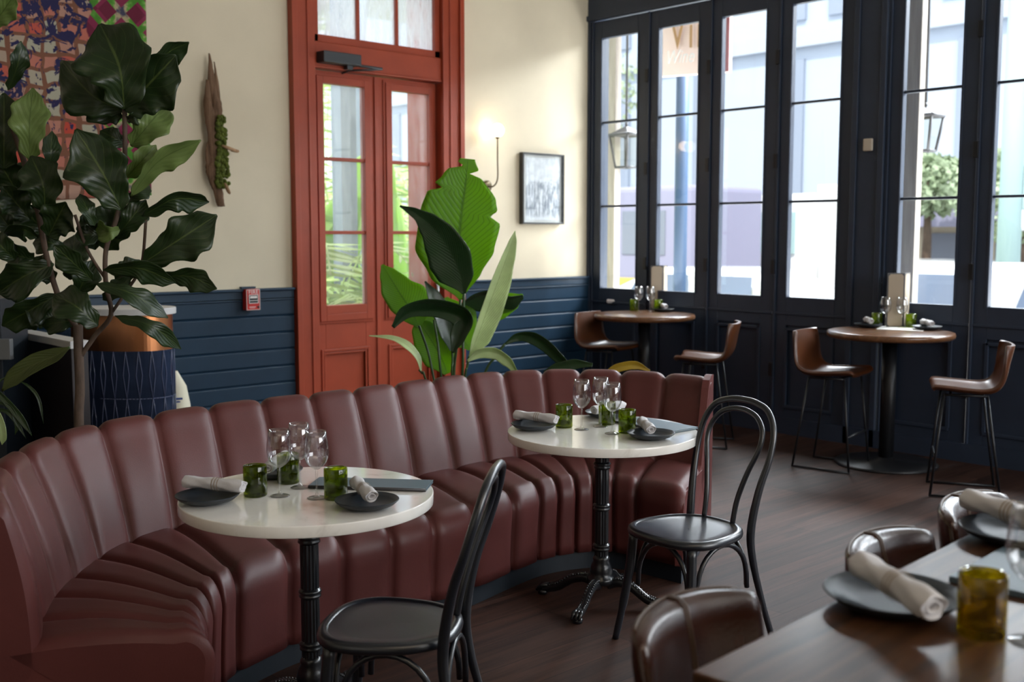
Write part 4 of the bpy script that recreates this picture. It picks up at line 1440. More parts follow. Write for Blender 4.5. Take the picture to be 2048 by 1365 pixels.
for (q, D, r) in ((((928, 586), (926, 660), (925, 750)), 5.98, .008), (((921, 600), (915, 680), (908, 750)), 6.2, .008), (((838, 652), (855, 700), (866, 750)), 6.2, .007), (((868, 640), (876, 690), (882, 750)), 6.0, .007),
                  (((905, 700), (905, 725), (904, 750)), 6.0, .007), (((938, 714), (934, 735), (930, 755)), 6.1, .007), (((1010, 688), (990, 715), (968, 752)), 6.1, .007), (((838, 740), (845, 748), (850, 756)), 6.1, .006)):
    a = px(q, D)
    foot = Vector((bp.x + (a[-1].x - bp.x) * 0.35, bp.y + (a[-1].y - bp.y) * 0.35, 0.36))
    MB().tube(crom(a + [foot], 6), r, 8).build('stalk', M['green_stem'], bop, world=True)

# --- fiddle leaf fig at the left
DT = 4.72
tp = at(158, 845, D=DT); tp.z = 0
fig = thing('fiddle_leaf_fig', 'tall fiddle leaf fig tree with big leathery leaves at the left behind the banquette', 'plant', tp)
MB().lathe([(0.13, 0), (0.17, 0.02), (0.19, 0.34), (0.195, 0.36), (0.18, 0.36), (0.17, 0.32)], 32, tp, cap=False).lathe([(0.001, 0.001), (0.13, 0)], 32, tp, cap=False).build('pot', M['pot'], fig, world=True)
MB().lathe([(0.001, 0.315), (0.172, 0.312)], 24, tp, cap=False).build('soil', M['soil'], fig, world=True)
trk = px([(158, 845), (160, 780), (157, 700), (156, 650)], DT)
trk = [Vector((tp.x, tp.y, 0.30))] + trk
MB().tube(crom(trk, 6), 0.021, 10).build('trunk', M['bark'], fig, world=True)
for q, r in ((((160, 715), (190, 672), (222, 630), (212, 570), (212, 500), (232, 440), (246, 380), (250, 300), (249, 215)), 0.011), (((156, 660), (120, 600), (95, 520), (75, 420), (50, 330), (20, 240)), 0.013),
             (((222, 628), (255, 580), (283, 530), (292, 440)), 0.007), (((212, 560), (175, 500), (150, 430)), 0.007)):
    MB().tube(crom(px(q, DT), 5), r, 8).build('branch', M['bark'], fig, world=True)
FW = [0.05, 0.52, 0.56, 0.78, 1.0, 0.98, 0.62, 0.06]
FIG = [  # base, tip, half width px, dD, tilt, lit, bend
    ((249, 218), (200, 48), 72, -0.10, 0.25, 0, (14, 0)),
    ((250, 222), (352, 110), 58, -0.02, -0.4, 0, (-10, 10)),
    ((246, 222), (122, 122), 46, 0.05, 0.5, 0, (0, 18)),
    ((252, 205), (378, 84), 26, 0.03, 0.8, 0, (10, -30)),
    ((245, 235), (176, 192), 30, 0.12, 0.3, 0, (0, 10)),
    ((252, 240), (283, 232), 13, 0.02, 0.2, 0, (0, 0)),
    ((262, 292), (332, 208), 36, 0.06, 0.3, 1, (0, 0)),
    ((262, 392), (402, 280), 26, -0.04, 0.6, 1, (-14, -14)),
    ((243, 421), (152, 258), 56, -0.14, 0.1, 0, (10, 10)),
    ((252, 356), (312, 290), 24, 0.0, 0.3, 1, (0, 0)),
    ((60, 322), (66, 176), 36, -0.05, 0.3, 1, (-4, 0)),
    ((8, 340), (8, 186), 50, 0.05, -0.5, 0, (0, 0)),
    ((90, 425), (62, 312), 44, -0.08, 0.4, 0, (10, 0)),
    ((16, 180), (42, 82), 20, 0.04, 0.6, 0, (6, 0)),
    ((-20, 60), (30, -12), 24, 0.0, 0.2, 1, (0, 0)),
    ((285, 432), (418, 404), 24, 0.0, 0.7, 0, (0, -20)),
    ((284, 528), (434, 430), 46, -0.06, 0.2, 0, (0, 0)),
    ((212, 502), (238, 398), 42, 0.08, -0.3, 0, (0, 0)),
    ((186, 562), (108, 490), 27, -0.10, 0.5, 0, (0, 0)),
    ((206, 540), (352, 566), 25, -0.10, 0.7, 0, (0, -16)),
    ((192, 568), (336, 636), 24, -0.16, 0.8, 0, (0, -14)),
    ((318, 556), (434, 578), 24, 0.02, 0.3, 0, (0, -14)),
    ((230, 632), (362, 698), 19, -0.12, 0.3, 0, (8, -12)),
    ((196, 652), (108, 590), 38, -0.16, 0.3, 0, (0, -8)),
    ((108, 528), (-4, 586), 38, 0.0, -0.3, 0, (0, -6)),
    ((118, 588), (4, 652), 32, 0.1, -0.3, 0, (0, 0)),
    ((76, 476), (14, 470), 22, 0.0, 0.9, 0, (0, -14)),
    ((130, 500), (66, 486), 24, 0.06, 0.5, 0, (0, -8)),
    ((96, 474), (132, 404), 38, -0.05, 0.3, 0, (0, 0)),
    ((190, 452), (160, 388), 18, -0.15, 0.6, 0, (0, 0)),
    ((232, 476), (292, 400), 26, 0.04, 0.4, 0, (0, 0)),
    ((60, 440), (4, 372), 36, 0.08, 0.1, 0, (0, 0)),
    ((44, 400), (-10, 310), 36, 0.12, 0.3, 0, (0, 0)),
    ((100, 350), (104, 262), 18, 0.10, 0.5, 0, (0, 0)),
    ((70, 520), (10, 505), 30, 0.12, 0.4, 0, (0, 0)),
    ((150, 600), (186, 520), 26, 0.08, 0.2, 0, (0, 0)),
    ((206, 600), (262, 556), 20, 0.10, 0.2, 0, (0, 0)),
    ((160, 640), (84, 650), 20, 0.05, 0.4, 0, (0, 0)),
    ((250, 400), (300, 372), 18, 0.05, 0.4, 0, (0, 0)),
    ((210, 470), (150, 470), 22, 0.06, 0.4, 0, (0, 0)),
    ((30, 520), (-20, 470), 30, 0.06, 0.4, 0, (0, 0)),
    ((256, 290), (200, 262), 22, 0.12, 0.4, 0, (0, 0)),
    ((70, 400), (20, 330), 38, 0.18, 0.2, 0, (0, 0)),
    ((96, 470), (40, 410), 36, 0.16, -0.3, 0, (0, 0)),
    ((110, 560), (60, 520), 30, 0.14, 0.3, 0, (0, 0)),
    ((30, 470), (-24, 400), 36, 0.15, 0.2, 0, (0, 0)),
    ((140, 560), (150, 470), 30, 0.12, 0.2, 0, (0, 0)),
    ((190, 500), (176, 420), 28, 0.14, 0.2, 0, (0, 0)),
    ((230, 560), (280, 520), 24, 0.12, 0.5, 0, (0, 0)),
    ((120, 640), (50, 620), 30, 0.14, 0.3, 0, (0, 0)),
    ((240, 330), (190, 300), 30, 0.16, 0.3, 0, (0, 0)),
    ((20, 280), (-30, 200), 40, 0.16, 0.3, 0, (0, 0)),
    ((240, 460), (190, 450), 20, -0.05, 0.6, 1, (0, 8)),
]
for i, (b_, t_, w, dD, tl, lit, bend) in enumerate(FIG):
    D = DT + dD
    mx_, my_ = (b_[0] + t_[0]) / 2 + bend[0], (b_[1] + t_[1]) / 2 + bend[1]
    rr = random.Random(i)
    dz = rr.uniform(-0.10, 0.10)
    mid = px([(b_[0], b_[1], D), (mx_, my_, D - 0.04), (t_[0], t_[1], D + dz)], D)
    k = D / FPX * w
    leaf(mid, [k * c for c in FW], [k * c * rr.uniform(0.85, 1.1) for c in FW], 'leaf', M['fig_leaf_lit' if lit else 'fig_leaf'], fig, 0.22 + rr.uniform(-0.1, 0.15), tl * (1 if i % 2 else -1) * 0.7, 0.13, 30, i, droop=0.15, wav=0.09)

# --- strap leaved plant low at the left
sp_ = at(-40, 900, D=4.55); sp_.z = 0
stp = thing('strap_leaf_plant', 'low potted plant with drooping strap leaves at the left edge behind the banquette', 'plant', sp_)
MB().lathe([(0.12, 0), (0.15, 0.02), (0.17, 0.5), (0.155, 0.5), (0.15, 0.46)], 28, sp_, cap=False).build('pot', M['pot'], stp, world=True)
k5 = 4.55 / FPX
for i, (mid, w, mt) in enumerate(((((140, 695), (110, 712), (70, 728), (30, 755), (4, 783)), 20, 'yellow_dark'), (((38, 762), (60, 775), (78, 800), (87, 848)), 3.5, 'fig_leaf'),
                                  (((-20, 770), (10, 800), (40, 835), (64, 872)), 8, 'fig_leaf'), (((-20, 820), (10, 822), (30, 840), (52, 878)), 5, 'fig_leaf'),
                                  (((-20, 800), (20, 815), (34, 850), (30, 870)), 5, 'fig_leaf'), (((-30, 800), (-5, 830), (6, 870), (4, 890)), 9, 'palm_pale'))):
    mm = M['olive_leaf'] if mt == 'yellow_dark' else M[mt]
    leaf(px(mid, 4.55), [k5 * w * c for c in (0.1, 0.8, 1, 0.9, 0.1)], [k5 * w * c for c in (0.1, 0.8, 1, 0.9, 0.1)], 'leaf', mm, stp, 0.3, 0.4, 0.05, 18, 90 + i)
MB().tube(crom([sp_ + Vector((0, 0, 0.48)), at(-20, 790, D=4.55), at(60, 735, D=4.6), at(140, 695, D=4.55)], 6), 0.004, 6).build('stalk', M['green_stem'], stp, world=True)

# ------------------------------------------------------------------ things on the door wall
# tapestry
x1 = 3.135; x0 = 1.75; zb, zt_ = 1.735, 3.75
o0 = Vector(((x0 + x1) / 2 - 0.02, YW - 0.012, 2.45))
rows = []
for i in range(41):
    u = i / 40
    row = []
    for j in range(31):
        v = j / 30
        z = (zb + 0.10 * u) + (zt_ - zb - 0.10 * u) * v
        row.append(Vector((x0 + (x1 - x0) * u, YW - 0.016 - 0.006 * sin(u * 17 + v * 3) - 0.004 * sin(v * 11), z)))
    rows.append(row)
o = MB().grid(rows).build('patchwork_tapestry', M['tapestry'], origin=o0, solid=0.004)
tag(o, 'colourful patchwork textile hanging on the cream wall behind the fig', 'wall hanging')

# driftwood with moss
dw = thing('driftwood_wall_piece', 'weathered driftwood with moss and bracket fungi hung on the cream wall', 'wall ornament', (3.56, YW, 1.77))


def blob_tube(pts, rs, n=10, amp=0.25, seed=0, flat=0.6):
    rnd = random.Random(seed)
    mb = MB().tube(crom(pts, 6), [0.01] * (len(crom(pts, 6))), n)
    P = crom(pts, 6); m = len(P)
    Rr = crom([(r, 0, 0) for r in rs], 6)
    rows = []
    ph = [rnd.random() * 6 for _ in range(n)]
    for i, p in enumerate(P):
        row = []
        for k in range(n):
            a = 2 * pi * k / n
            r = Rr[i].x * (1 + amp * sin(ph[k] + i * 0.5) + rnd.uniform(-amp, amp) * 0.4)
            row.append(Vector((p.x + r * cos(a), p.y + r * flat * sin(a), p.z + rnd.uniform(-1, 1) * 0.003)))
        rows.append(row)
    m2 = MB().grid(rows, close_v=True)
    nn = len(rows)
    m2.f.append([k for k in range(n)][::-1]); m2.smooth.append(False)
    m2.f.append([(nn - 1) * n + k for k in range(n)]); m2.smooth.append(False)
    return m2


yw = YW - 0.055
mb = blob_tube([(3.555, yw, 2.80), (3.565, yw, 2.68), (3.585, yw, 2.52), (3.60, yw, 2.40), (3.60, yw, 2.28)], [0.005, 0.022, 0.034, 0.042, 0.03], 12, 0.22, 1)
mb2 = blob_tube([(3.535, yw, 2.62), (3.54, yw, 2.48), (3.56, yw, 2.30), (3.58, yw, 2.10), (3.56, yw, 1.98), (3.60, yw, 1.84), (3.615, yw, 1.77)], [0.012, 0.03, 0.045, 0.055, 0.05, 0.03, 0.03], 12, 0.2, 2)
mb3 = blob_tube([(3.585, yw - 0.01, 2.745), (3.60, yw - 0.01, 2.60), (3.62, yw, 2.40), (3.625, yw, 2.30)], [0.004, 0.014, 0.018, 0.012], 8, 0.25, 3)
mb4 = blob_tube([(3.53, yw, 2.20), (3.525, yw, 2.08), (3.545, yw, 1.95), (3.57, yw, 1.86)], [0.01, 0.02, 0.018, 0.006], 8, 0.2, 4)
for m_ in (mb2, mb3, mb4):
    mb.add(m_.v, m_.f, True)
mb.build('driftwood', M['drift'], dw, world=True)
mb = MB()
rnd = random.Random(5)
for k in range(190):
    t = rnd.random()
    zc = 1.90 + 0.48 * t
    xc = 3.63 - 0.01 * t + rnd.uniform(-0.062, 0.028) * (1.1 - 0.5 * t)
    mb.sphere((xc, yw - 0.035 + rnd.uniform(-0.012, 0.012), zc), rnd.uniform(0.010, 0.021), 4)
mb.build('moss', M['moss'], dw, world=True)
for (cx, cz, r, a) in ((3.655, 2.165, 0.058, 0.25), (3.635, 1.89, 0.045, 1.1), (3.70, 2.15, 0.035, 0.1)):
    q = MB().lathe([(0.001, -0.010), (r * 0.7, -0.008), (r, 0.0), (r * 0.85, 0.010), (0.001, 0.014)], 20, cap=False)
    q.xf(Matrix.Translation((cx, yw - 0.05, cz)) @ Matrix.Rotation(a, 4, 'Y') @ Matrix.Rotation(0.3, 4, 'X') @ Matrix.Diagonal((1, 0.7, 1, 1))).build('bracket_fungus', M['fungus'], dw, world=True)


def text_mesh(body, size, mat, parent, M4, name='lettering', extrude=0.001, font_shear=0.0, space=1.0):
    cu = bpy.data.curves.new('t', 'FONT')
    cu.body = body; cu.size = size; cu.extrude = extrude; cu.align_x = 'CENTER'; cu.align_y = 'CENTER'; cu.shear = font_shear; cu.space_character = space
    o = bpy.data.objects.new('t', cu); COL.objects.link(o)
    dg = bpy.context.evaluated_depsgraph_get()
    me = bpy.data.meshes.new_from_object(o.evaluated_get(dg))
    bpy.data.objects.remove(o)
    vs = [M4 @ v.co for v in me.vertices]
    fs = [list(p.vertices) for p in me.polygons]
    return MB().add(vs, fs).build(name, mat, parent, world=True)


def facing_minus_y(loc, sx=1.0, sz=1.0):
    """local XY text plane -> vertical plane that faces -Y"""
    return Matrix.Translation(loc) @ Matrix(((sx, 0, 0, 0), (0, 0, 1, 0), (0, sz, 0, 0), (0, 0, 0, 1))) @ Matrix.Diagonal((1, 1, -1, 1))


# fire alarm
fx, fz = 3.828, 1.115
fa_ = thing('fire_alarm_pull', 'red fire alarm pull station mounted on the navy wainscot', 'fire alarm', (fx, YW - 0.03, fz - 0.075))
yf = YW - 0.085
MB().box((fx - 0.055, YW - 0.03, fz - 0.075), (fx + 0.055, yf, fz + 0.075)).build('housing', M['fire'], fa_, world=True, bevel=0.006)
frame_ring(MB(), fx - 0.053, fx + 0.053, fz - 0.073, fz + 0.073, 0.003, yf - 0.0015, yf + 0.001).build('white_border', M['white_paint'], fa_, world=True)
text_mesh('FIRE', 0.040, M['white_paint'], fa_, facing_minus_y((fx + 0.001, yf - 0.0015, fz + 0.053)), space=1.1)
frame_ring(MB(), fx - 0.036, fx + 0.038, fz - 0.026, fz + 0.036, 0.004, yf - 0.006, yf).box((fx - 0.034, yf - 0.006, fz - 0.008), (fx + 0.036, yf, fz - 0.004)).build('handle_surround', M['white_paint'], fa_, world=True)
MB().box((fx - 0.032, yf - 0.003, fz - 0.022), (fx + 0.034, yf, fz + 0.032)).build('handle_recess', M['black_metal'], fa_, world=True)
MB().box((fx - 0.026, yf - 0.005, fz + 0.010), (fx + 0.028, yf - 0.001, fz + 0.026)).build('pull_handle', M['white_paint'], fa_, world=True)
MB().box((fx - 0.033, yf - 0.001, fz - 0.053), (fx + 0.018, yf, fz - 0.049)).box((fx - 0.028, yf - 0.001, fz - 0.060), (fx + 0.010, yf, fz - 0.058)).build('small_print', M['white_paint'], fa_, world=True)
MB().lathe([(0.001, 0), (0.008, 0.0), (0.008, 0.004), (0.001, 0.004)], 16, cap=False).xf(Matrix.Translation((fx + 0.038, yf, fz - 0.053)) @ Matrix.Rotation(pi / 2, 4, 'X')).build('key_lock', M['black_metal'], fa_, world=True)
MB().box((fx - 0.075, YW - 0.06, fz + 0.078), (fx + 0.035, YW - 0.028, fz + 0.092)).build('mounting_block', M['navy_board'], fa_, world=True)

# globe sconce
gx, gz = 6.10, 2.44
sc_ = thing('globe_wall_lamp', 'small glowing globe lamp on a thin stem by the red door', 'wall lamp', (gx, YW, 2.0))
yg = YW - 0.14
MB().sphere((gx, yg, gz), 0.058, 20).build('lamp_globe', glow('warm_globe', (1.0, 0.88, 0.66), 3.0), sc_, world=True)
MB().lathe([(0.010, -0.012), (0.020, -0.006), (0.020, 0.0), (0.012, 0.006)], 16, (gx, yg, gz - 0.058)).build('globe_holder', M['brass'], sc_, world=True)
MB().tube(crom([(gx, yg, gz - 0.06), (gx, yg, 2.20), (gx, yg, 2.04), (gx, yg + 0.05, 1.98), (gx, YW - 0.01, 1.98)], 6), 0.006, 8).build('stem', M['brass'], sc_, world=True)
MB().lathe([(0.05, 0), (0.05, 0.012), (0.02, 0.016)], 24).xf(Matrix.Translation((gx, YW, 1.98)) @ Matrix.Rotation(pi / 2, 4, 'X')).build('wall_plate', M['brass'], sc_, world=True)
pl = bpy.data.lights.new('globe_light', 'POINT'); pl.energy = 1.3; pl.color = (1.0, 0.72, 0.42); pl.shadow_soft_size = 0.05
po = bpy.data.objects.new('globe_light', pl); COL.objects.link(po); po.location = (gx, yg + 0.075, gz + 0.01)

# framed photograph


def photo_mat():
    m, nt, b, L = newmat('grey_building_photograph')
    v = coords(nt, (1, 1, 1))
    n = noise(nt, v, 14, 6, 0.7)
    s = nt.nodes.new('ShaderNodeSeparateXYZ'); L.new(v, s.inputs[0])
    col_ = noise(nt, coords(nt, (34, 1, 9)), 1.0, 3, 0.6)
    colr = ramp(nt, col_.outputs[0], [(0.38, (0.10, 0.12, 0.15)), (0.5, (0.34, 0.36, 0.40)), (0.6, (0.78, 0.78, 0.80))])
    tone = ramp(nt, n.outputs[0], [(0.35, (0.22, 0.24, 0.30)), (0.50, (0.55, 0.57, 0.62)), (0.60, (0.85, 0.85, 0.86))])
    # sky above, street below, building band in the middle
    zs = mathn(nt, 'ADD', s.outputs[2], mathn(nt, 'MULTIPLY', n.outputs[0], val=0.22))
    bandm = ramp(nt, mathn(nt, 'ADD', mathn(nt, 'MULTIPLY', zs, val=1.0), val=0.45), [(0.30, (0, 0, 0)), (0.34, (1, 1, 1)), (0.60, (1, 1, 1)), (0.64, (0, 0, 0))])
    mx = nt.nodes.new('ShaderNodeMix'); mx.data_type = 'RGBA'
    L.new(bandm, mx.inputs['Factor']); mx.inputs['A'].default_value = (0.85, 0.85, 0.86, 1); L.new(colr, mx.inputs['B'])
    m2 = nt.nodes.new('ShaderNodeMix'); m2.data_type = 'RGBA'; m2.inputs['Factor'].default_value = 0.35
    L.new(mx.outputs['Result'], m2.inputs['A']); L.new(tone, m2.inputs['B'])
    L.new(m2.outputs['Result'], b.inputs['Base Color'])
    b.inputs['Roughness'].default_value = 0.6
    return m


pc = thing('framed_photograph', 'dark framed grey photograph of an old building on the cream wall', 'picture', (6.74, YW, 1.66))
px0, px1_, pz0, pz1 = 6.475, 6.985, 1.665, 2.285
frame_ring(MB(), px0, px1_, pz0, pz1, 0.016, YW - 0.052, YW - 0.004).box((px0 + .01, YW - 0.02, pz0 + .01), (px1_ - .01, YW - 0.004, pz1 - .01)).build('frame', M['frame_grey'], pc, world=True, bevel=0.002)
MB().box((px0 + 0.016, YW - 0.026, pz0 + 0.016), (px1_ - 0.016, YW - 0.022, pz1 - 0.016)).build('mat_board', M['paper'], pc, world=True)
oo = MB().box((px0 + 0.055, YW - 0.029, pz0 + 0.035), (px1_ - 0.035, YW - 0.026, pz1 - 0.04)).build('print', photo_mat(), pc, world=True)
# centre the print's own coordinates
pass
cc = Vector(((px0 + px1_) / 2, YW - 0.028, (pz0 + pz1) / 2)) - pc.location
for v in oo.data.vertices: v.co -= cc
oo.location = cc
MB().box((px0 + 0.016, YW - 0.047, pz0 + 0.016), (px1_ - 0.016, YW - 0.045, pz1 - 0.016)).build('cover_glass', M['pane'], pc, world=True)

# small beige sensor on the post between the windows
c = at(1738, 290, x=XW - 0.03)
mb = MB().box((XW - 0.055, c.y - 0.036, c.z - 0.045), (XW - 0.03, c.y + 0.036, c.z + 0.045))
tag(mb.build('wall_sensor', M['ivory'], bevel=0.008), 'small beige plastic sensor box on the navy post between the windows', 'sensor')

# ------------------------------------------------------------------ host counter with copper band
ZC = 1.13
Pk = at(198, 745, D=6.5)
cA = Vector((Pk.x, Pk.y, 0))                      # the arris where flat side meets curved side
# outline: arris, then curve bulging towards the viewer's right, back to the wall side
def lat(p): return p.dot(Vector((sin(AZ), -cos(AZ), 0)))
outl = []
base_l, base_d = lat(cA), cA.dot(Vector((cos(AZ), sin(AZ), 0)))
for (l, d) in ((0, 0), (0.10, -0.025), (0.20, -0.03), (0.30, -0.005), (0.37, 0.05), (0.40, 0.12), (0.395, 0.20), (0.36, 0.27), (0.28, 0.32)):
    outl.append((l, d))
cur = [p for p in crom([(l, d, 0) for l, d in outl], 5)]
cur = [LD(base_l + p.x, base_d + p.y) for p in cur]
backpts = [LD(base_l + 0.0, base_d + 0.34), LD(base_l - 0.24, base_d + 0.26), LD(base_l - 0.20, base_d + 0.08)]
poly = [(p.x, p.y) for p in cur + backpts]
hc = thing('host_counter', 'rounded host counter with navy diamond tiles, copper band and white top', 'counter', (cA.x + 0.2, cA.y + 0.1, 0))
ctr = Vector((sum(p[0] for p in poly) / len(poly), sum(p[1] for p in poly) / len(poly)))
def scaled(poly, s): return [(ctr.x + (p[0] - ctr.x) * s, ctr.y + (p[1] - ctr.y) * s) for p in poly]
MB().prism(poly, 0, 0.875, smooth=False).build('tiled_body', M['navy_tile'], hc, world=True)
MB().prism(scaled(poly, 0.985), 0.875, ZC - 0.04, smooth=False).build('copper_band', M['copper'], hc, world=True)
MB().prism(scaled(poly, 1.12), ZC - 0.04, ZC, smooth=False).build('countertop', M['white_stone'], hc, world=True, bevel=0.004)
# raised diamond ribs on the tiles
mb = MB()
cum = [0]
ring = cur
for i in range(1, len(ring)): cum.append(cum[-1] + (ring[i] - ring[i - 1]).length)
def on_curve(s):
    s = max(0, min(cum[-1] - 1e-4, s))
    for i in range(1, len(cum)):
        if cum[i] >= s:
            f = (s - cum[i - 1]) / max(1e-6, cum[i] - cum[i - 1])
            return ring[i - 1].lerp(ring[i], f)
hh = 0.29
for r_ in range(3):
    z0 = 0.875 - (r_ + 1) * hh
    s = 0.03
    while s < cum[-1]:
        for sg in (-1, 1):
            pts = []
            for t in (0, 0.25, 0.5, 0.75, 1.0):
                off = 0.018 * (1 - abs(2 * t - 1))
                p = on_curve(s + sg * off)
                q = Vector((p.x - ctr.x, p.y - ctr.y, 0)).normalized() * 0.002
                pts.append(Vector((p.x + q.x, p.y + q.y, z0 + hh * t)))
            mb.tube(pts, 0.0028, 5)
        s += 0.075
    for i in range(0, len(ring) - 1):
        a, b_ = ring[i], ring[i + 1]
        mb.tube([Vector((a.x, a.y, z0)), Vector((b_.x, b_.y, z0))], 0.003, 5)
for sft in (0.05, 0.12, 0.18):
    a, b_ = Vector((*poly[0], 0)), Vector((*poly[-1], 0))
    p = a.lerp(b_, sft / (b_ - a).length)
    for r_ in range(3):
        z0 = 0.875 - (r_ + 1) * hh
        for sg in (-1, 1):
            d = (b_ - a).normalized() * 0.018 * sg
            mb.tube([p + Vector((0, 0, z0)), p + d + Vector((0, 0, z0 + hh / 2)), p + Vector((0, 0, z0 + hh))], 0.0028, 5)
mb.build('tile_ribs', M['tile_edge'], hc, world=True)

# lower side counter to the left
p0 = at(45, 665, z=1.02); p1 = at(143, 684, z=1.02)
u = (p1 - p0).normalized(); nn = Vector((-u.y, u.x, 0))
if nn.dot(Vector((cos(AZ), sin(AZ), 0))) < 0: nn = -nn
lc = thing('side_counter', 'low dark side counter with white slab top left of the host counter', 'counter', (p0.x, p0.y, 0))
cc = (p0 + p1) / 2
hl = (p1 - p0).length / 2
MB().obox(Vector((cc.x, cc.y, 1.0)) + nn * 0.05 - u * 0.08, u * (hl + 0.06), nn * 0.05, Vector((0, 0, 0.02))).build('countertop', M['white_stone'], lc, world=True, bevel=0.003)
MB().obox(Vector((cc.x, cc.y, 0.49)) + nn * 0.055 - u * 0.08, u * (hl + 0.04), nn * 0.045, Vector((0, 0, 0.49))).build('cabinet_body', simple('dark_maroon_panel', (0.012, 0.007, 0.009), 0.5), lc, world=True, bevel=0.003)

# electrical plate at the left edge
c = at(8, 699, D=5.7)
mb = MB().obox(Vector((c.x, c.y, c.z)), CR * 0.042, Vector((cos(AZ), sin(AZ), 0)) * 0.02, Vector((0, 0, 0.055)))
ep = mb.build('outlet_box', M['grey_plate'], bevel=0.004)
tag(ep, 'grey steel outlet box at the left edge beside the white slab counter', 'outlet box')
wb_ = MB().obox(Vector((c.x, c.y, 0.62)) + Vector((cos(AZ), sin(AZ), 0)) * 0.18 + CR * -0.52, CR * 0.50, Vector((cos(AZ), sin(AZ), 0)) * 0.16, Vector((0, 0, 0.62)))
tag(wb_.build('dark_service_cabinet', M['plinth'], bevel=0.005), 'dark cabinet at the far left edge carrying the outlet box', 'cabinet')

# cloth bag by the counter
c = at(350, 790, D=6.9)
bagroot = thing('cloth_bag', 'cream and yellow cloth bag with blue print beside the tiled counter', 'bag', (c.x, c.y, 0))
bt = at(345, 742, D=6.9).z
mb = MB()
prof = [(0.05, 0), (0.09, 0.05), (0.10, 0.3), (0.085, bt - 0.22), (0.07, bt - 0.10), (0.02, bt)]
rows = []
for i, (r, z) in enumerate(prof):
    rows.append([Vector((c.x + r * cos(a / 14 * 2 * pi) * (1 + 0.12 * sin(a * 2.3 + i)), c.y + r * sin(a / 14 * 2 * pi) * (1 + 0.1 * sin(a * 1.7 + i * 2)), z)) for a in range(14)])
mb.grid(rows, close_v=True).build('bag_body', simple('cream_canvas', (0.70, 0.66, 0.52), 0.85), bagroot, world=True)
k = Vector((0, 0, EYE)) - c; k.z = 0; k.normalize()
sd = Vector((-k.y, k.x, 0))
MB().obox(Vector((c.x, c.y, bt - 0.17)) + k * 0.088, sd * 0.045, k * 0.004, Vector((0, 0, 0.006))).obox(Vector((c.x, c.y, bt - 0.19)) + k * 0.088, sd * 0.03, k * 0.004, Vector((0, 0, 0.004))).build('blue_print', simple('blue_ink', (0.04, 0.08, 0.30), 0.7), bagroot, world=True)
MB().obox(Vector((c.x, c.y, bt - 0.29)) + k * 0.093, sd * 0.055, k * 0.006, Vector((0, 0, 0.05))).build('yellow_patch', simple('yellow_cloth', (0.62, 0.50, 0.05), 0.8), bagroot, world=True)

# ------------------------------------------------------------------ outside: street side
ZS = -0.45
M['asphalt'] = simple('street', (0.42, 0.41, 0.40), 0.9, var=0.06)
M['walk'] = simple('pavement', (0.55, 0.54, 0.52), 0.9, var=0.05)
M['facade'] = simple('pale_blue_facade', (0.43, 0.485, 0.58), 0.7)
M['facade_win'] = simple('facade_window', (0.27, 0.31, 0.39), 0.2)
M['facade_trim'] = simple('facade_trim', (0.42, 0.46, 0.53), 0.7)
M['post'] = wood('weathered_post', (0.27, 0.24, 0.21), (0.42, 0.38, 0.34), 0.85, 1.5, 'Z')
M['bluepole'] = simple('blue_pole_paint', (0.03, 0.065, 0.13), 0.5)
M['sign_red'] = simple('sign_red', (0.92, 0.74, 0.68), 0.6)
M['sign_edge'] = simple('sign_edge_red', (0.30, 0.11, 0.12), 0.6)
M['gold'] = simple('gold_lettering', (0.42, 0.24, 0.10), 0.5)
M['purple'] = simple('lilac_paint', (0.30, 0.29, 0.40), 0.6)
M['carwhite'] = simple('white_car_paint', (0.78, 0.78, 0.78), 0.2, coat=0.5)
M['carglass'] = simple('car_window', (0.12, 0.15, 0.21), 0.12)
M['bus_glass'] = simple('pale_bus_window', (0.20, 0.22, 0.27), 0.3)
M['tyre'] = simple('tyre', (0.05, 0.05, 0.05), 0.8)
M['yellow'] = simple('yellow_paint', (0.75, 0.55, 0.12), 0.6)
M['orange'] = simple('orange_light', (0.85, 0.35, 0.08), 0.5)
M['teal'] = simple('pale_teal_steel', (0.36, 0.50, 0.50), 0.6)
M['lantern'] = simple('lantern_frame', (0.05, 0.05, 0.055), 0.5)
M['lantern_glass'] = thin_glass('lantern_glass', (0.90, 0.90, 0.86), 0.8)
M['beige'] = simple('beige_shop', (0.60, 0.52, 0.38), 0.8)

mb = MB().box((XW + 0.12, -14, ZS - 0.1), (9.9, 24, -0.05)); struct('pavement', mb, M['walk'])
mb = MB().box((9.9, -30, ZS - 0.2), (70, 70, ZS)); struct('street', mb, M['asphalt'])

# facade across the street
bld = thing('office_building', 'tall pale blue office building across the street', 'building', (30, 18, ZS))
mb = MB().box((30, 5.0, ZS), (40, 46, 16)); mb.build('facade_wall', M['facade'], bld, world=True)
yy = 6.0
rnd = random.Random(3)
while yy < 44:
    for (za, zc_) in ((1.9, 7.0), (8.2, 12.5)):
        w_ = rnd.choice((0.7, 1.1, 1.6))
        MB().box((29.9, yy, za), (30.02, yy + w_, zc_)).build('window_strip', M['facade_win'], bld, world=True)
    yy += rnd.choice((2.4, 3.0, 3.6))
for zz in (1.4, 7.35):
    MB().box((29.75, 5.0, zz), (30.05, 46, zz + 0.45)).build('ledge', M['facade_trim'], bld, world=True)
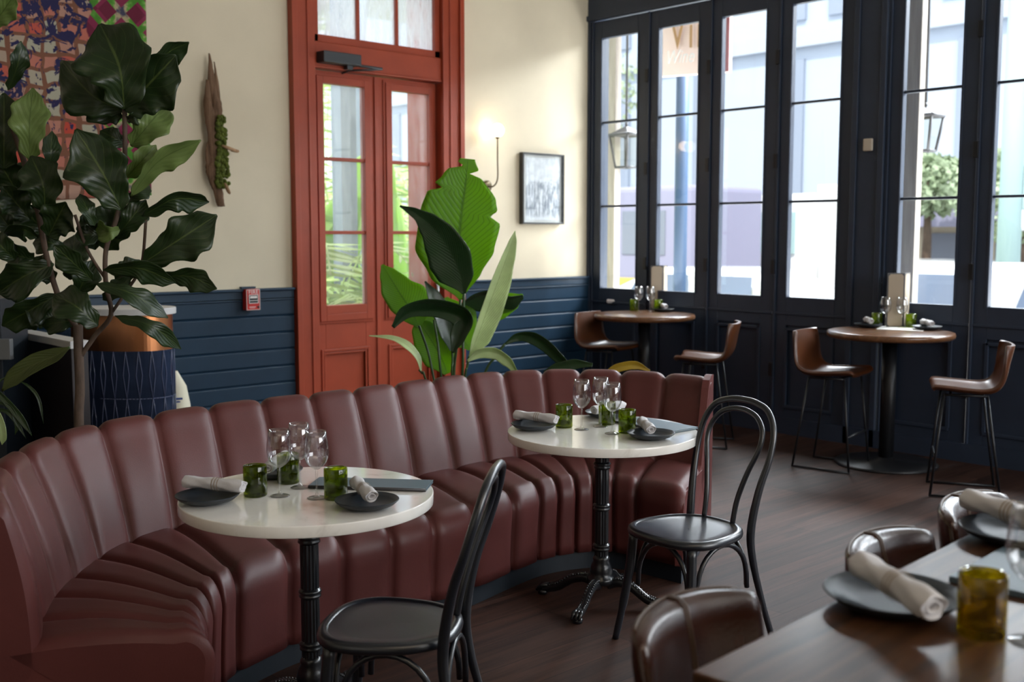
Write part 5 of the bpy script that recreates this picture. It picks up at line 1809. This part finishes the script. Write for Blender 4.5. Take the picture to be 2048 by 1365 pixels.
# shops at street level
sh = thing('shop_front', 'low shop with a long lilac awning across the street', 'building', (26, 8, ZS))
MB().box((26.0, 4.5, ZS), (29.5, 15.5, 2.6)).build('shop_wall', M['beige'], sh, world=True)
MB().box((25.2, 4.5, 1.75), (26.1, 15.4, 2.45)).build('awning', M['purple'], sh, world=True)
MB().box((25.1, 4.5, 2.45), (29.6, 15.6, 2.85)).build('cornice', M['carwhite'], sh, world=True)
for k in range(6):
    MB().box((25.95, 5.0 + k * 1.7, ZS + 0.3), (26.02, 6.2 + k * 1.7, 1.6)).build('shop_window', M['bus_glass'], sh, world=True)


def city_bus(x, y0, y1, label):
    t = thing('city_bus', label, 'bus', (x + 1.2, (y0 + y1) / 2, ZS))
    MB().box((x, y0, ZS + 0.45), (x + 2.5, y1, ZS + 3.0)).build('bus_body', M['purple'], t, world=True, bevel=0.12, segs=3)
    MB().box((x - 0.02, y0 + 0.3, ZS + 0.95), (x + 0.02, y1 - 0.3, ZS + 1.12)).build('yellow_stripe', M['yellow'], t, world=True)
    k = y0 + 0.6
    while k < y1 - 1.3:
        MB().box((x - 0.02, k, ZS + 1.6), (x + 0.02, k + 1.15, ZS + 2.5)).build('bus_window', M['bus_glass'], t, world=True, bevel=0.01)
        k += 1.35
    for yw_ in (y0 + 1.6, y1 - 2.0):
        MB().lathe([(0.001, -0.02), (0.42, 0), (0.5, 0.06), (0.5, 0.28), (0.001, 0.28)], 24, cap=False).xf(Matrix.Translation((x - 0.03, yw_, ZS + 0.5)) @ Matrix.Rotation(pi / 2, 4, 'Y')).build('wheel', M['tyre'], t, world=True)
    return t


city_bus(17.0, 13.4, 22.5, 'lilac and yellow city bus passing beyond the corner windows')


def car(x, y0, y1, label, h=1.62, name='parked_car', mat=None, w=1.8):
    t = thing(name, label, 'car', (x + w / 2, (y0 + y1) / 2, ZS))
    L = y1 - y0
    side = [(0.0, 0.45), (0.02, 0.85), (0.16 * L, 0.98), (0.30 * L, h - 0.06), (0.42 * L, h), (0.74 * L, h - 0.02), (0.92 * L, 1.05), (0.995 * L, 0.95), (L, 0.45), (0.9 * L, 0.30), (0.1 * L, 0.30)]
    def sect(inset, lift=1.0): return [Vector((0, y0 + p[0], ZS + p[1])) for p in side]
    ms = sect(0)
    rows = []
    for (xx, sc) in ((0.0, 0.0), (0.10, 1.0), (w - 0.10, 1.0), (w, 0.0)):
        row = []
        for p, q in zip(ms, side):
            z = p.z
            inn = 0.0
            if q[1] > 1.2: inn = 0.16
            xpos = x + xx + (inn if xx < w / 2 else -inn)
            row.append(Vector((xpos, p.y, z - (0.05 if sc == 0 and q[1] > 1.2 else 0))))
        rows.append(row)
    mb = MB().grid(rows, close_v=True, smooth=False)
    n = len(side)
    mb.add(rows[0], [list(range(n))]).add(rows[-1], [list(range(n))])
    mb.build('car_body', mat or M['carwhite'], t, world=True, bevel=0.05, segs=3)
    for s, xo in ((-1, 0.055), (1, w - 0.055)):
        for (a, b_) in ((0.27, 0.50), (0.53, 0.80)):
            pts = [(a * L + 0.02 * L, 1.02), (b_ * L + 0.02 * L, 1.02), ((b_ - 0.01) * L, h - 0.12), ((a + 0.04) * L, h - 0.12)]
            A = [Vector((x + xo + (0.16 if z > 1.2 else 0.0) * -s * 0 + ((0.10 if z > 1.2 else -0.06) * -s), y0 + q, ZS + z)) for q, z in pts]
            B = [v + Vector((s * 0.025, 0, 0)) for v in A]
            MB().add(A + B, [(0, 1, 2, 3), (4, 5, 6, 7)] + [(k, (k + 1) % 4, 4 + (k + 1) % 4, 4 + k) for k in range(4)]).build('side_window', M['carglass'], t, world=True)
    for yq in (0.18, 0.80):
        for s, xo in ((-1, 0.02), (1, w - 0.25)):
            MB().lathe([(0.001, 0), (0.30, 0.0), (0.34, 0.04), (0.34, 0.22), (0.001, 0.22)], 20, cap=False).xf(Matrix.Translation((x + xo, y0 + yq * L, ZS + 0.34)) @ Matrix.Rotation(pi / 2, 4, 'Y')).build('wheel', M['tyre'], t, world=True)
    return t


car(11.0, 2.1, 7.0, 'white car parked close outside the right windows', h=1.72)
car(13.6, 8.2, 12.8, 'white car passing outside the middle windows', h=1.5)
tk = thing('utility_truck', 'white utility truck with tall cab in the street', 'truck', (20.2, 12.5, ZS))
MB().box((20.4, 12.7, ZS + 0.5), (22.4, 15.2, ZS + 2.9)).build('cab', M['carwhite'], tk, world=True, bevel=0.15, segs=3)
MB().box((20.35, 13.2, ZS + 1.6), (20.45, 14.2, ZS + 2.5)).build('cab_window', M['teal'], tk, world=True)
MB().box((20.4, 9.3, ZS + 0.8), (22.4, 12.6, ZS + 1.5)).build('flat_bed', M['carwhite'], tk, world=True)
for yq in (10.2, 14.2):
    MB().lathe([(0.001, 0), (0.45, 0), (0.45, 0.3), (0.001, 0.3)], 20, cap=False).xf(Matrix.Translation((20.35, yq, ZS + 0.45)) @ Matrix.Rotation(pi / 2, 4, 'Y')).build('wheel', M['tyre'], tk, world=True)
MB().box((20.3, 14.5, ZS + 1.0), (20.4, 14.8, ZS + 1.15)).build('marker_light', M['orange'], tk, world=True)

# gallery posts right outside
for (pxa, lb) in ((1223, 'weathered timber gallery post outside the corner window'), (1818, 'weathered timber gallery post outside the right window')):
    c = at(pxa, 400, x=8.5)
    tag(MB().box((8.45, c.y - 0.085, -0.05), (8.54, c.y + 0.085, 4.4)).build('gallery_post', M['post'], bevel=0.006), lb, 'post', 'timber gallery posts')


def gas_lantern(px_, py0, py1, D, label, tilt=0.0):
    top = at(px_, py0, D=D); bot = at(px_, py1, D=D)
    h = top.z - bot.z
    t = thing('gas_lantern', label, 'lantern', (bot.x, bot.y, bot.z), 0, 'hanging gas lanterns outside')
    z1 = h * 0.72
    a, b_ = h * 0.17, h * 0.27
    mb = MB()
    cs0 = [(-a, -a), (a, -a), (a, a), (-a, a)]; cs1 = [(-b_, -b_), (b_, -b_), (b_, b_), (-b_, b_)]
    for k in range(4):
        mb.tube([(*cs0[k], 0), (*cs1[k], z1)], 0.012, 6)
        mb.tube([(*cs0[k], 0), (*cs0[(k + 1) % 4], 0)], 0.012, 6)
        mb.tube([(*cs1[k], z1), (*cs1[(k + 1) % 4], z1)], 0.018, 6)
    mb.build('lantern_frame', M['lantern'], t)
    mb = MB()
    for k in range(4):
        mb.add([(*cs0[k], 0), (*cs0[(k + 1) % 4], 0), (*cs1[(k + 1) % 4], z1), (*cs1[k], z1)], [(0, 1, 2, 3)])
    mb.build('lantern_glass', M['lantern_glass'], t)
    mb = MB().add([(-b_ * 1.12, -b_ * 1.12, z1), (b_ * 1.12, -b_ * 1.12, z1), (b_ * 1.12, b_ * 1.12, z1), (-b_ * 1.12, b_ * 1.12, z1), (0, 0, h * 0.93)], [(0, 1, 4), (1, 2, 4), (2, 3, 4), (3, 0, 4), (0, 3, 2, 1)])
    mb.tube([(0, 0, h * 0.9), (0, 0, h)], 0.015, 8).build('lantern_roof', M['lantern'], t)
    MB().tube([(0, 0, h), (0, 0, 4.4 - bot.z)], 0.012, 6).build('hanging_rod', M['lantern'], t)
    return t


gas_lantern(1252, 245, 335, 11.3, 'gas lantern hanging outside beside the corner post')
gas_lantern(1848, 205, 302, 9.4, 'gas lantern hanging outside beside the right gallery post')
mb = MB().box((XW + 0.2, -6, 4.4), (9.3, 12, 4.55)); struct('gallery_canopy', mb, M['post'])

# blue pole with the hanging red sign
c = at(1362, 400, D=12.2)
tag(MB().lathe([(0.075, ZS), (0.07, 5.6)], 20, (c.x, c.y, 0)).build('street_pole', M['bluepole']), 'blue painted street pole outside the second window leaf', 'pole')
sg = at(1388, 80, D=11.4)
sa = at(1300, 60, D=11.4); sb_ = at(1462, 60, D=11.0)
u = (sb_ - sa); u.z = 0; Wd = u.length; u.normalize()
nrm = Vector((-u.y, u.x, 0))
if nrm.dot(Vector((cos(AZ), sin(AZ), 0))) < 0: nrm = -nrm
zb_ = at(1400, 150, D=11.2).z; zt2 = zb_ + 1.15
cc = (sa + sb_) / 2
sign = thing('hanging_wine_sign', 'pale red hanging wine sign with gold letters outside', 'sign', (cc.x, cc.y, zb_))
MB().obox(Vector((cc.x, cc.y, (zb_ + zt2) / 2)), u * Wd / 2, nrm * 0.04, Vector((0, 0, (zt2 - zb_) / 2))).build('sign_board', M['sign_red'], sign, world=True)
MB().obox(Vector((cc.x, cc.y, (zb_ + zt2) / 2)) + u * (Wd / 2 - 0.02) - nrm * 0.045, u * 0.022, nrm * 0.01, Vector((0, 0, (zt2 - zb_) / 2))).build('sign_edge', M['sign_edge'], sign, world=True)
Mt = Matrix(((u.x, 0, -nrm.x, 0), (u.y, 0, -nrm.y, 0), (0, 1, 0, 0), (0, 0, 0, 1)))
pv = at(1381, 66, D=11.15)
text_mesh('Vin', 0.50, M['gold'], sign, Matrix.Translation(pv - nrm * 0.03) @ Mt @ Matrix.Diagonal((0.58, 1, 1, 1)), extrude=0.003, space=1.15)
pv = at(1376, 114, D=11.15)
text_mesh('Wine Pa', 0.19, M['carwhite'], sign, Matrix.Translation(pv - nrm * 0.03) @ Mt @ Matrix.Diagonal((0.72, 1, 1, 1)), extrude=0.003, font_shear=0.3)
MB().tube([(cc.x, cc.y, zt2), (cc.x, cc.y, 5.2)], 0.03, 8).build('sign_bracket', M['sign_edge'], sign, world=True)

# traffic pole at the right edge
c = at(2026, 300, D=14.5)
tl = thing('traffic_signal_pole', 'pale green traffic signal pole with signal boxes beyond the rightmost window', 'pole', (c.x, c.y, ZS))
MB().lathe([(0.16, ZS), (0.12, 6.5)], 20, (c.x, c.y, 0)).build('signal_mast', M['teal'], tl, world=True)
for zq, hq, wq in ((2.6, 0.30, 0.22), (2.15, 0.5, 0.16), (3.4, 0.35, 0.2)):
    MB().obox(Vector((c.x, c.y, zq)) + CR * 0.32, CR * wq, nrm * 0.12, Vector((0, 0, hq / 2))).build('signal_box', M['teal'], tl, world=True, bevel=0.02)
MB().obox(Vector((c.x, c.y, 1.78)) + CR * 0.22, CR * 0.20, nrm * 0.10, Vector((0, 0, 0.16))).build('walk_signal', M['carwhite'], tl, world=True, bevel=0.05)
MB().tube([Vector((c.x, c.y, 5.3)), Vector((c.x, c.y, 5.3)) - CR * 3.5 + Vector((0, 0, 0.6))], 0.08, 10).build('mast_arm', M['teal'], tl, world=True)


# street trees
def tree(loc, h, r, seed, label, name='street_tree'):
    t = thing(name, label, 'tree', loc, 0, 'trees outside')
    MB().tube([(0, 0, 0), (0.05, 0, h * 0.5), (0, 0, h * 0.8)], [0.14, 0.10, 0.05], 8).build('trunk', M['bark'], t)
    rnd = random.Random(seed)
    mb = MB()
    for k in range(1500):
        while True:
            p = Vector((rnd.uniform(-1, 1), rnd.uniform(-1, 1), rnd.uniform(-1, 1)))
            if 0.45 < p.length < 1: break
        p = Vector((p.x * r, p.y * r, h * 0.78 + p.z * r * 0.75))
        a = Vector((rnd.uniform(-1, 1), rnd.uniform(-1, 1), rnd.uniform(-1, 1))).normalized() * 0.12
        b_ = a.cross(Vector((rnd.uniform(-1, 1), rnd.uniform(-1, 1), rnd.uniform(-1, 1)))).normalized() * 0.065
        mb.add([p - a, p + b_, p + a, p - b_], [(0, 1, 2, 3)])
    mb.build('foliage', M['tree_green'], t)
    return t


M['tree_green'] = simple('street_foliage', (0.36, 0.44, 0.28), 0.7, var=0.3)
tree((23.7, 11.9, ZS), 4.0, 0.95, 1, 'small green street tree beyond the right windows')
tree((21.5, 8.9, ZS), 3.6, 1.3, 2, 'green street tree beyond the rightmost window')
tree((25.0, 25.5, ZS), 8.5, 3.0, 3, 'tall green tree beyond the corner window')

# ------------------------------------------------------------------ outside: garden behind the door
mb = MB().box((-6, YW + WT, -0.4), (XW + 6, 24, -0.12)); struct('garden_ground', mb, simple('garden_soil', (0.30, 0.34, 0.16), 0.9, var=0.3, vscale=3))
gp = simple('blue_grey_post', (0.15, 0.18, 0.24), 0.6)
c = at(690, 400, y=8.5)
tag(MB().box((c.x - 0.085, 8.42, -0.12), (c.x + 0.085, 8.58, 4.3)).build('porch_post', gp, bevel=0.004), 'blue grey porch post outside the red door', 'post')
c2 = at(724, 400, y=9.4)
tag(MB().box((c2.x - 0.05, 9.35, -0.12), (c2.x + 0.05, 9.45, 4.3)).build('porch_post', gp, bevel=0.004), 'slim blue grey post farther out in the garden', 'post')


def banana(loc, n, h, seed, label, spread=0.75, wide=0.19):
    t = thing('garden_banana_plant', label, 'plant', loc, 0, 'garden plants behind the door')
    rnd = random.Random(seed)
    for k in range(n):
        a = 2 * pi * k / n + rnd.uniform(-.4, .4)
        hh = h * rnd.uniform(0.55, 1.0); s = spread * rnd.uniform(0.5, 1.0)
        d = Vector((cos(a), sin(a), 0))
        base = Vector(loc) + d * 0.05
        p1 = base + Vector((0, 0, hh * 0.5)) + d * s * 0.15
        mid = [p1, base + Vector((0, 0, hh * 0.85)) + d * s * 0.35, base + Vector((0, 0, hh)) + d * s * 0.65, base + Vector((0, 0, hh * 0.88)) + d * s]
        leaf(mid, [wide * c for c in (0.1, 0.8, 1, 0.85, 0.1)], [wide * c for c in (0.1, 0.8, 1, 0.85, 0.1)], 'leaf', M['garden_leaf'], t, 0.2, rnd.uniform(-.5, .5), 0.06, 14, seed * 50 + k)
        MB().tube([base, p1], 0.018, 6).build('stalk', M['green_stem'], t, world=True)
    return t


def fan(loc, n, h, seed, label):
    """feathery palm: each frond a rib with leaflets in one mesh"""
    t = thing('garden_palm', label, 'plant', loc, 0, 'garden plants behind the door')
    rnd = random.Random(seed)
    for k in range(n):
        a = 2 * pi * k / n + rnd.uniform(-.3, .3)
        d = Vector((cos(a), sin(a), 0)); s = rnd.uniform(0.55, 0.95); hh = h * rnd.uniform(0.7, 1.05)
        rib = crom([Vector(loc), Vector(loc) + d * s * 0.2 + Vector((0, 0, hh * 0.6)), Vector(loc) + d * s * 0.6 + Vector((0, 0, hh)), Vector(loc) + d * s * 1.1 + Vector((0, 0, hh * 0.85))], 8)
        mb = MB().tube(rib, 0.008, 5)
        sd = Vector((-d.y, d.x, 0))
        for i in range(9, len(rib) - 1):
            for q in (-1, 1):
                b0 = rib[i]; tipp = b0 + sd * q * 0.30 + d * 0.12 + Vector((0, 0, -0.10 * rnd.random()))
                w_ = (rib[i + 1] - rib[i]).normalized() * 0.014
                mb.add([b0 - w_, b0.lerp(tipp, .5) - w_ * 1.2, tipp, b0.lerp(tipp, .5) + w_ * 1.2, b0 + w_], [(0, 1, 2, 3, 4)])
        mb.build('frond', M['tree_green2'], t, world=True)
    return t


M['tree_green2'] = simple('bright_frond', (0.36, 0.48, 0.15), 0.6, var=0.25, vscale=4)
for (pxx, yy_, h_, sd_, kind) in ((655, 8.9, 2.5, 1, 'b'), (735, 11.9, 2.4, 2, 'f'), (690, 10.4, 2.7, 3, 'f'), (815, 9.6, 2.5, 4, 'b'), (850, 11.6, 2.2, 5, 'f'), (650, 12.4, 4.4, 6, 'f'), (640, 8.3, 1.6, 7, 'f'), (790, 8.5, 1.4, 8, 'f'), (720, 9.3, 1.5, 9, 'b'), (830, 13.2, 3.0, 10, 'f')):
    c = at(pxx, 600, y=yy_)
    L_ = {1: 'broad leaved banana plant behind the left door leaf', 2: 'feathery palm behind the meeting stiles of the door', 3: 'feathery palm deep in the garden behind the porch post', 4: 'broad leaved banana plant behind the right door leaf',
          5: 'feathery palm seen through the far right of the door', 6: 'tall palm high in the left door pane', 7: 'low feathery palm at the left edge of the door glass', 8: 'low feathery plant close outside the right door leaf', 9: 'low broad leaved plant by the porch post', 10: 'feathery palm farthest back behind the right door leaf'}[sd_]
    if kind == 'b': banana((c.x, c.y, -0.12), 9, h_, sd_, L_)
    else: fan((c.x, c.y, -0.12), 11, h_, sd_, L_)
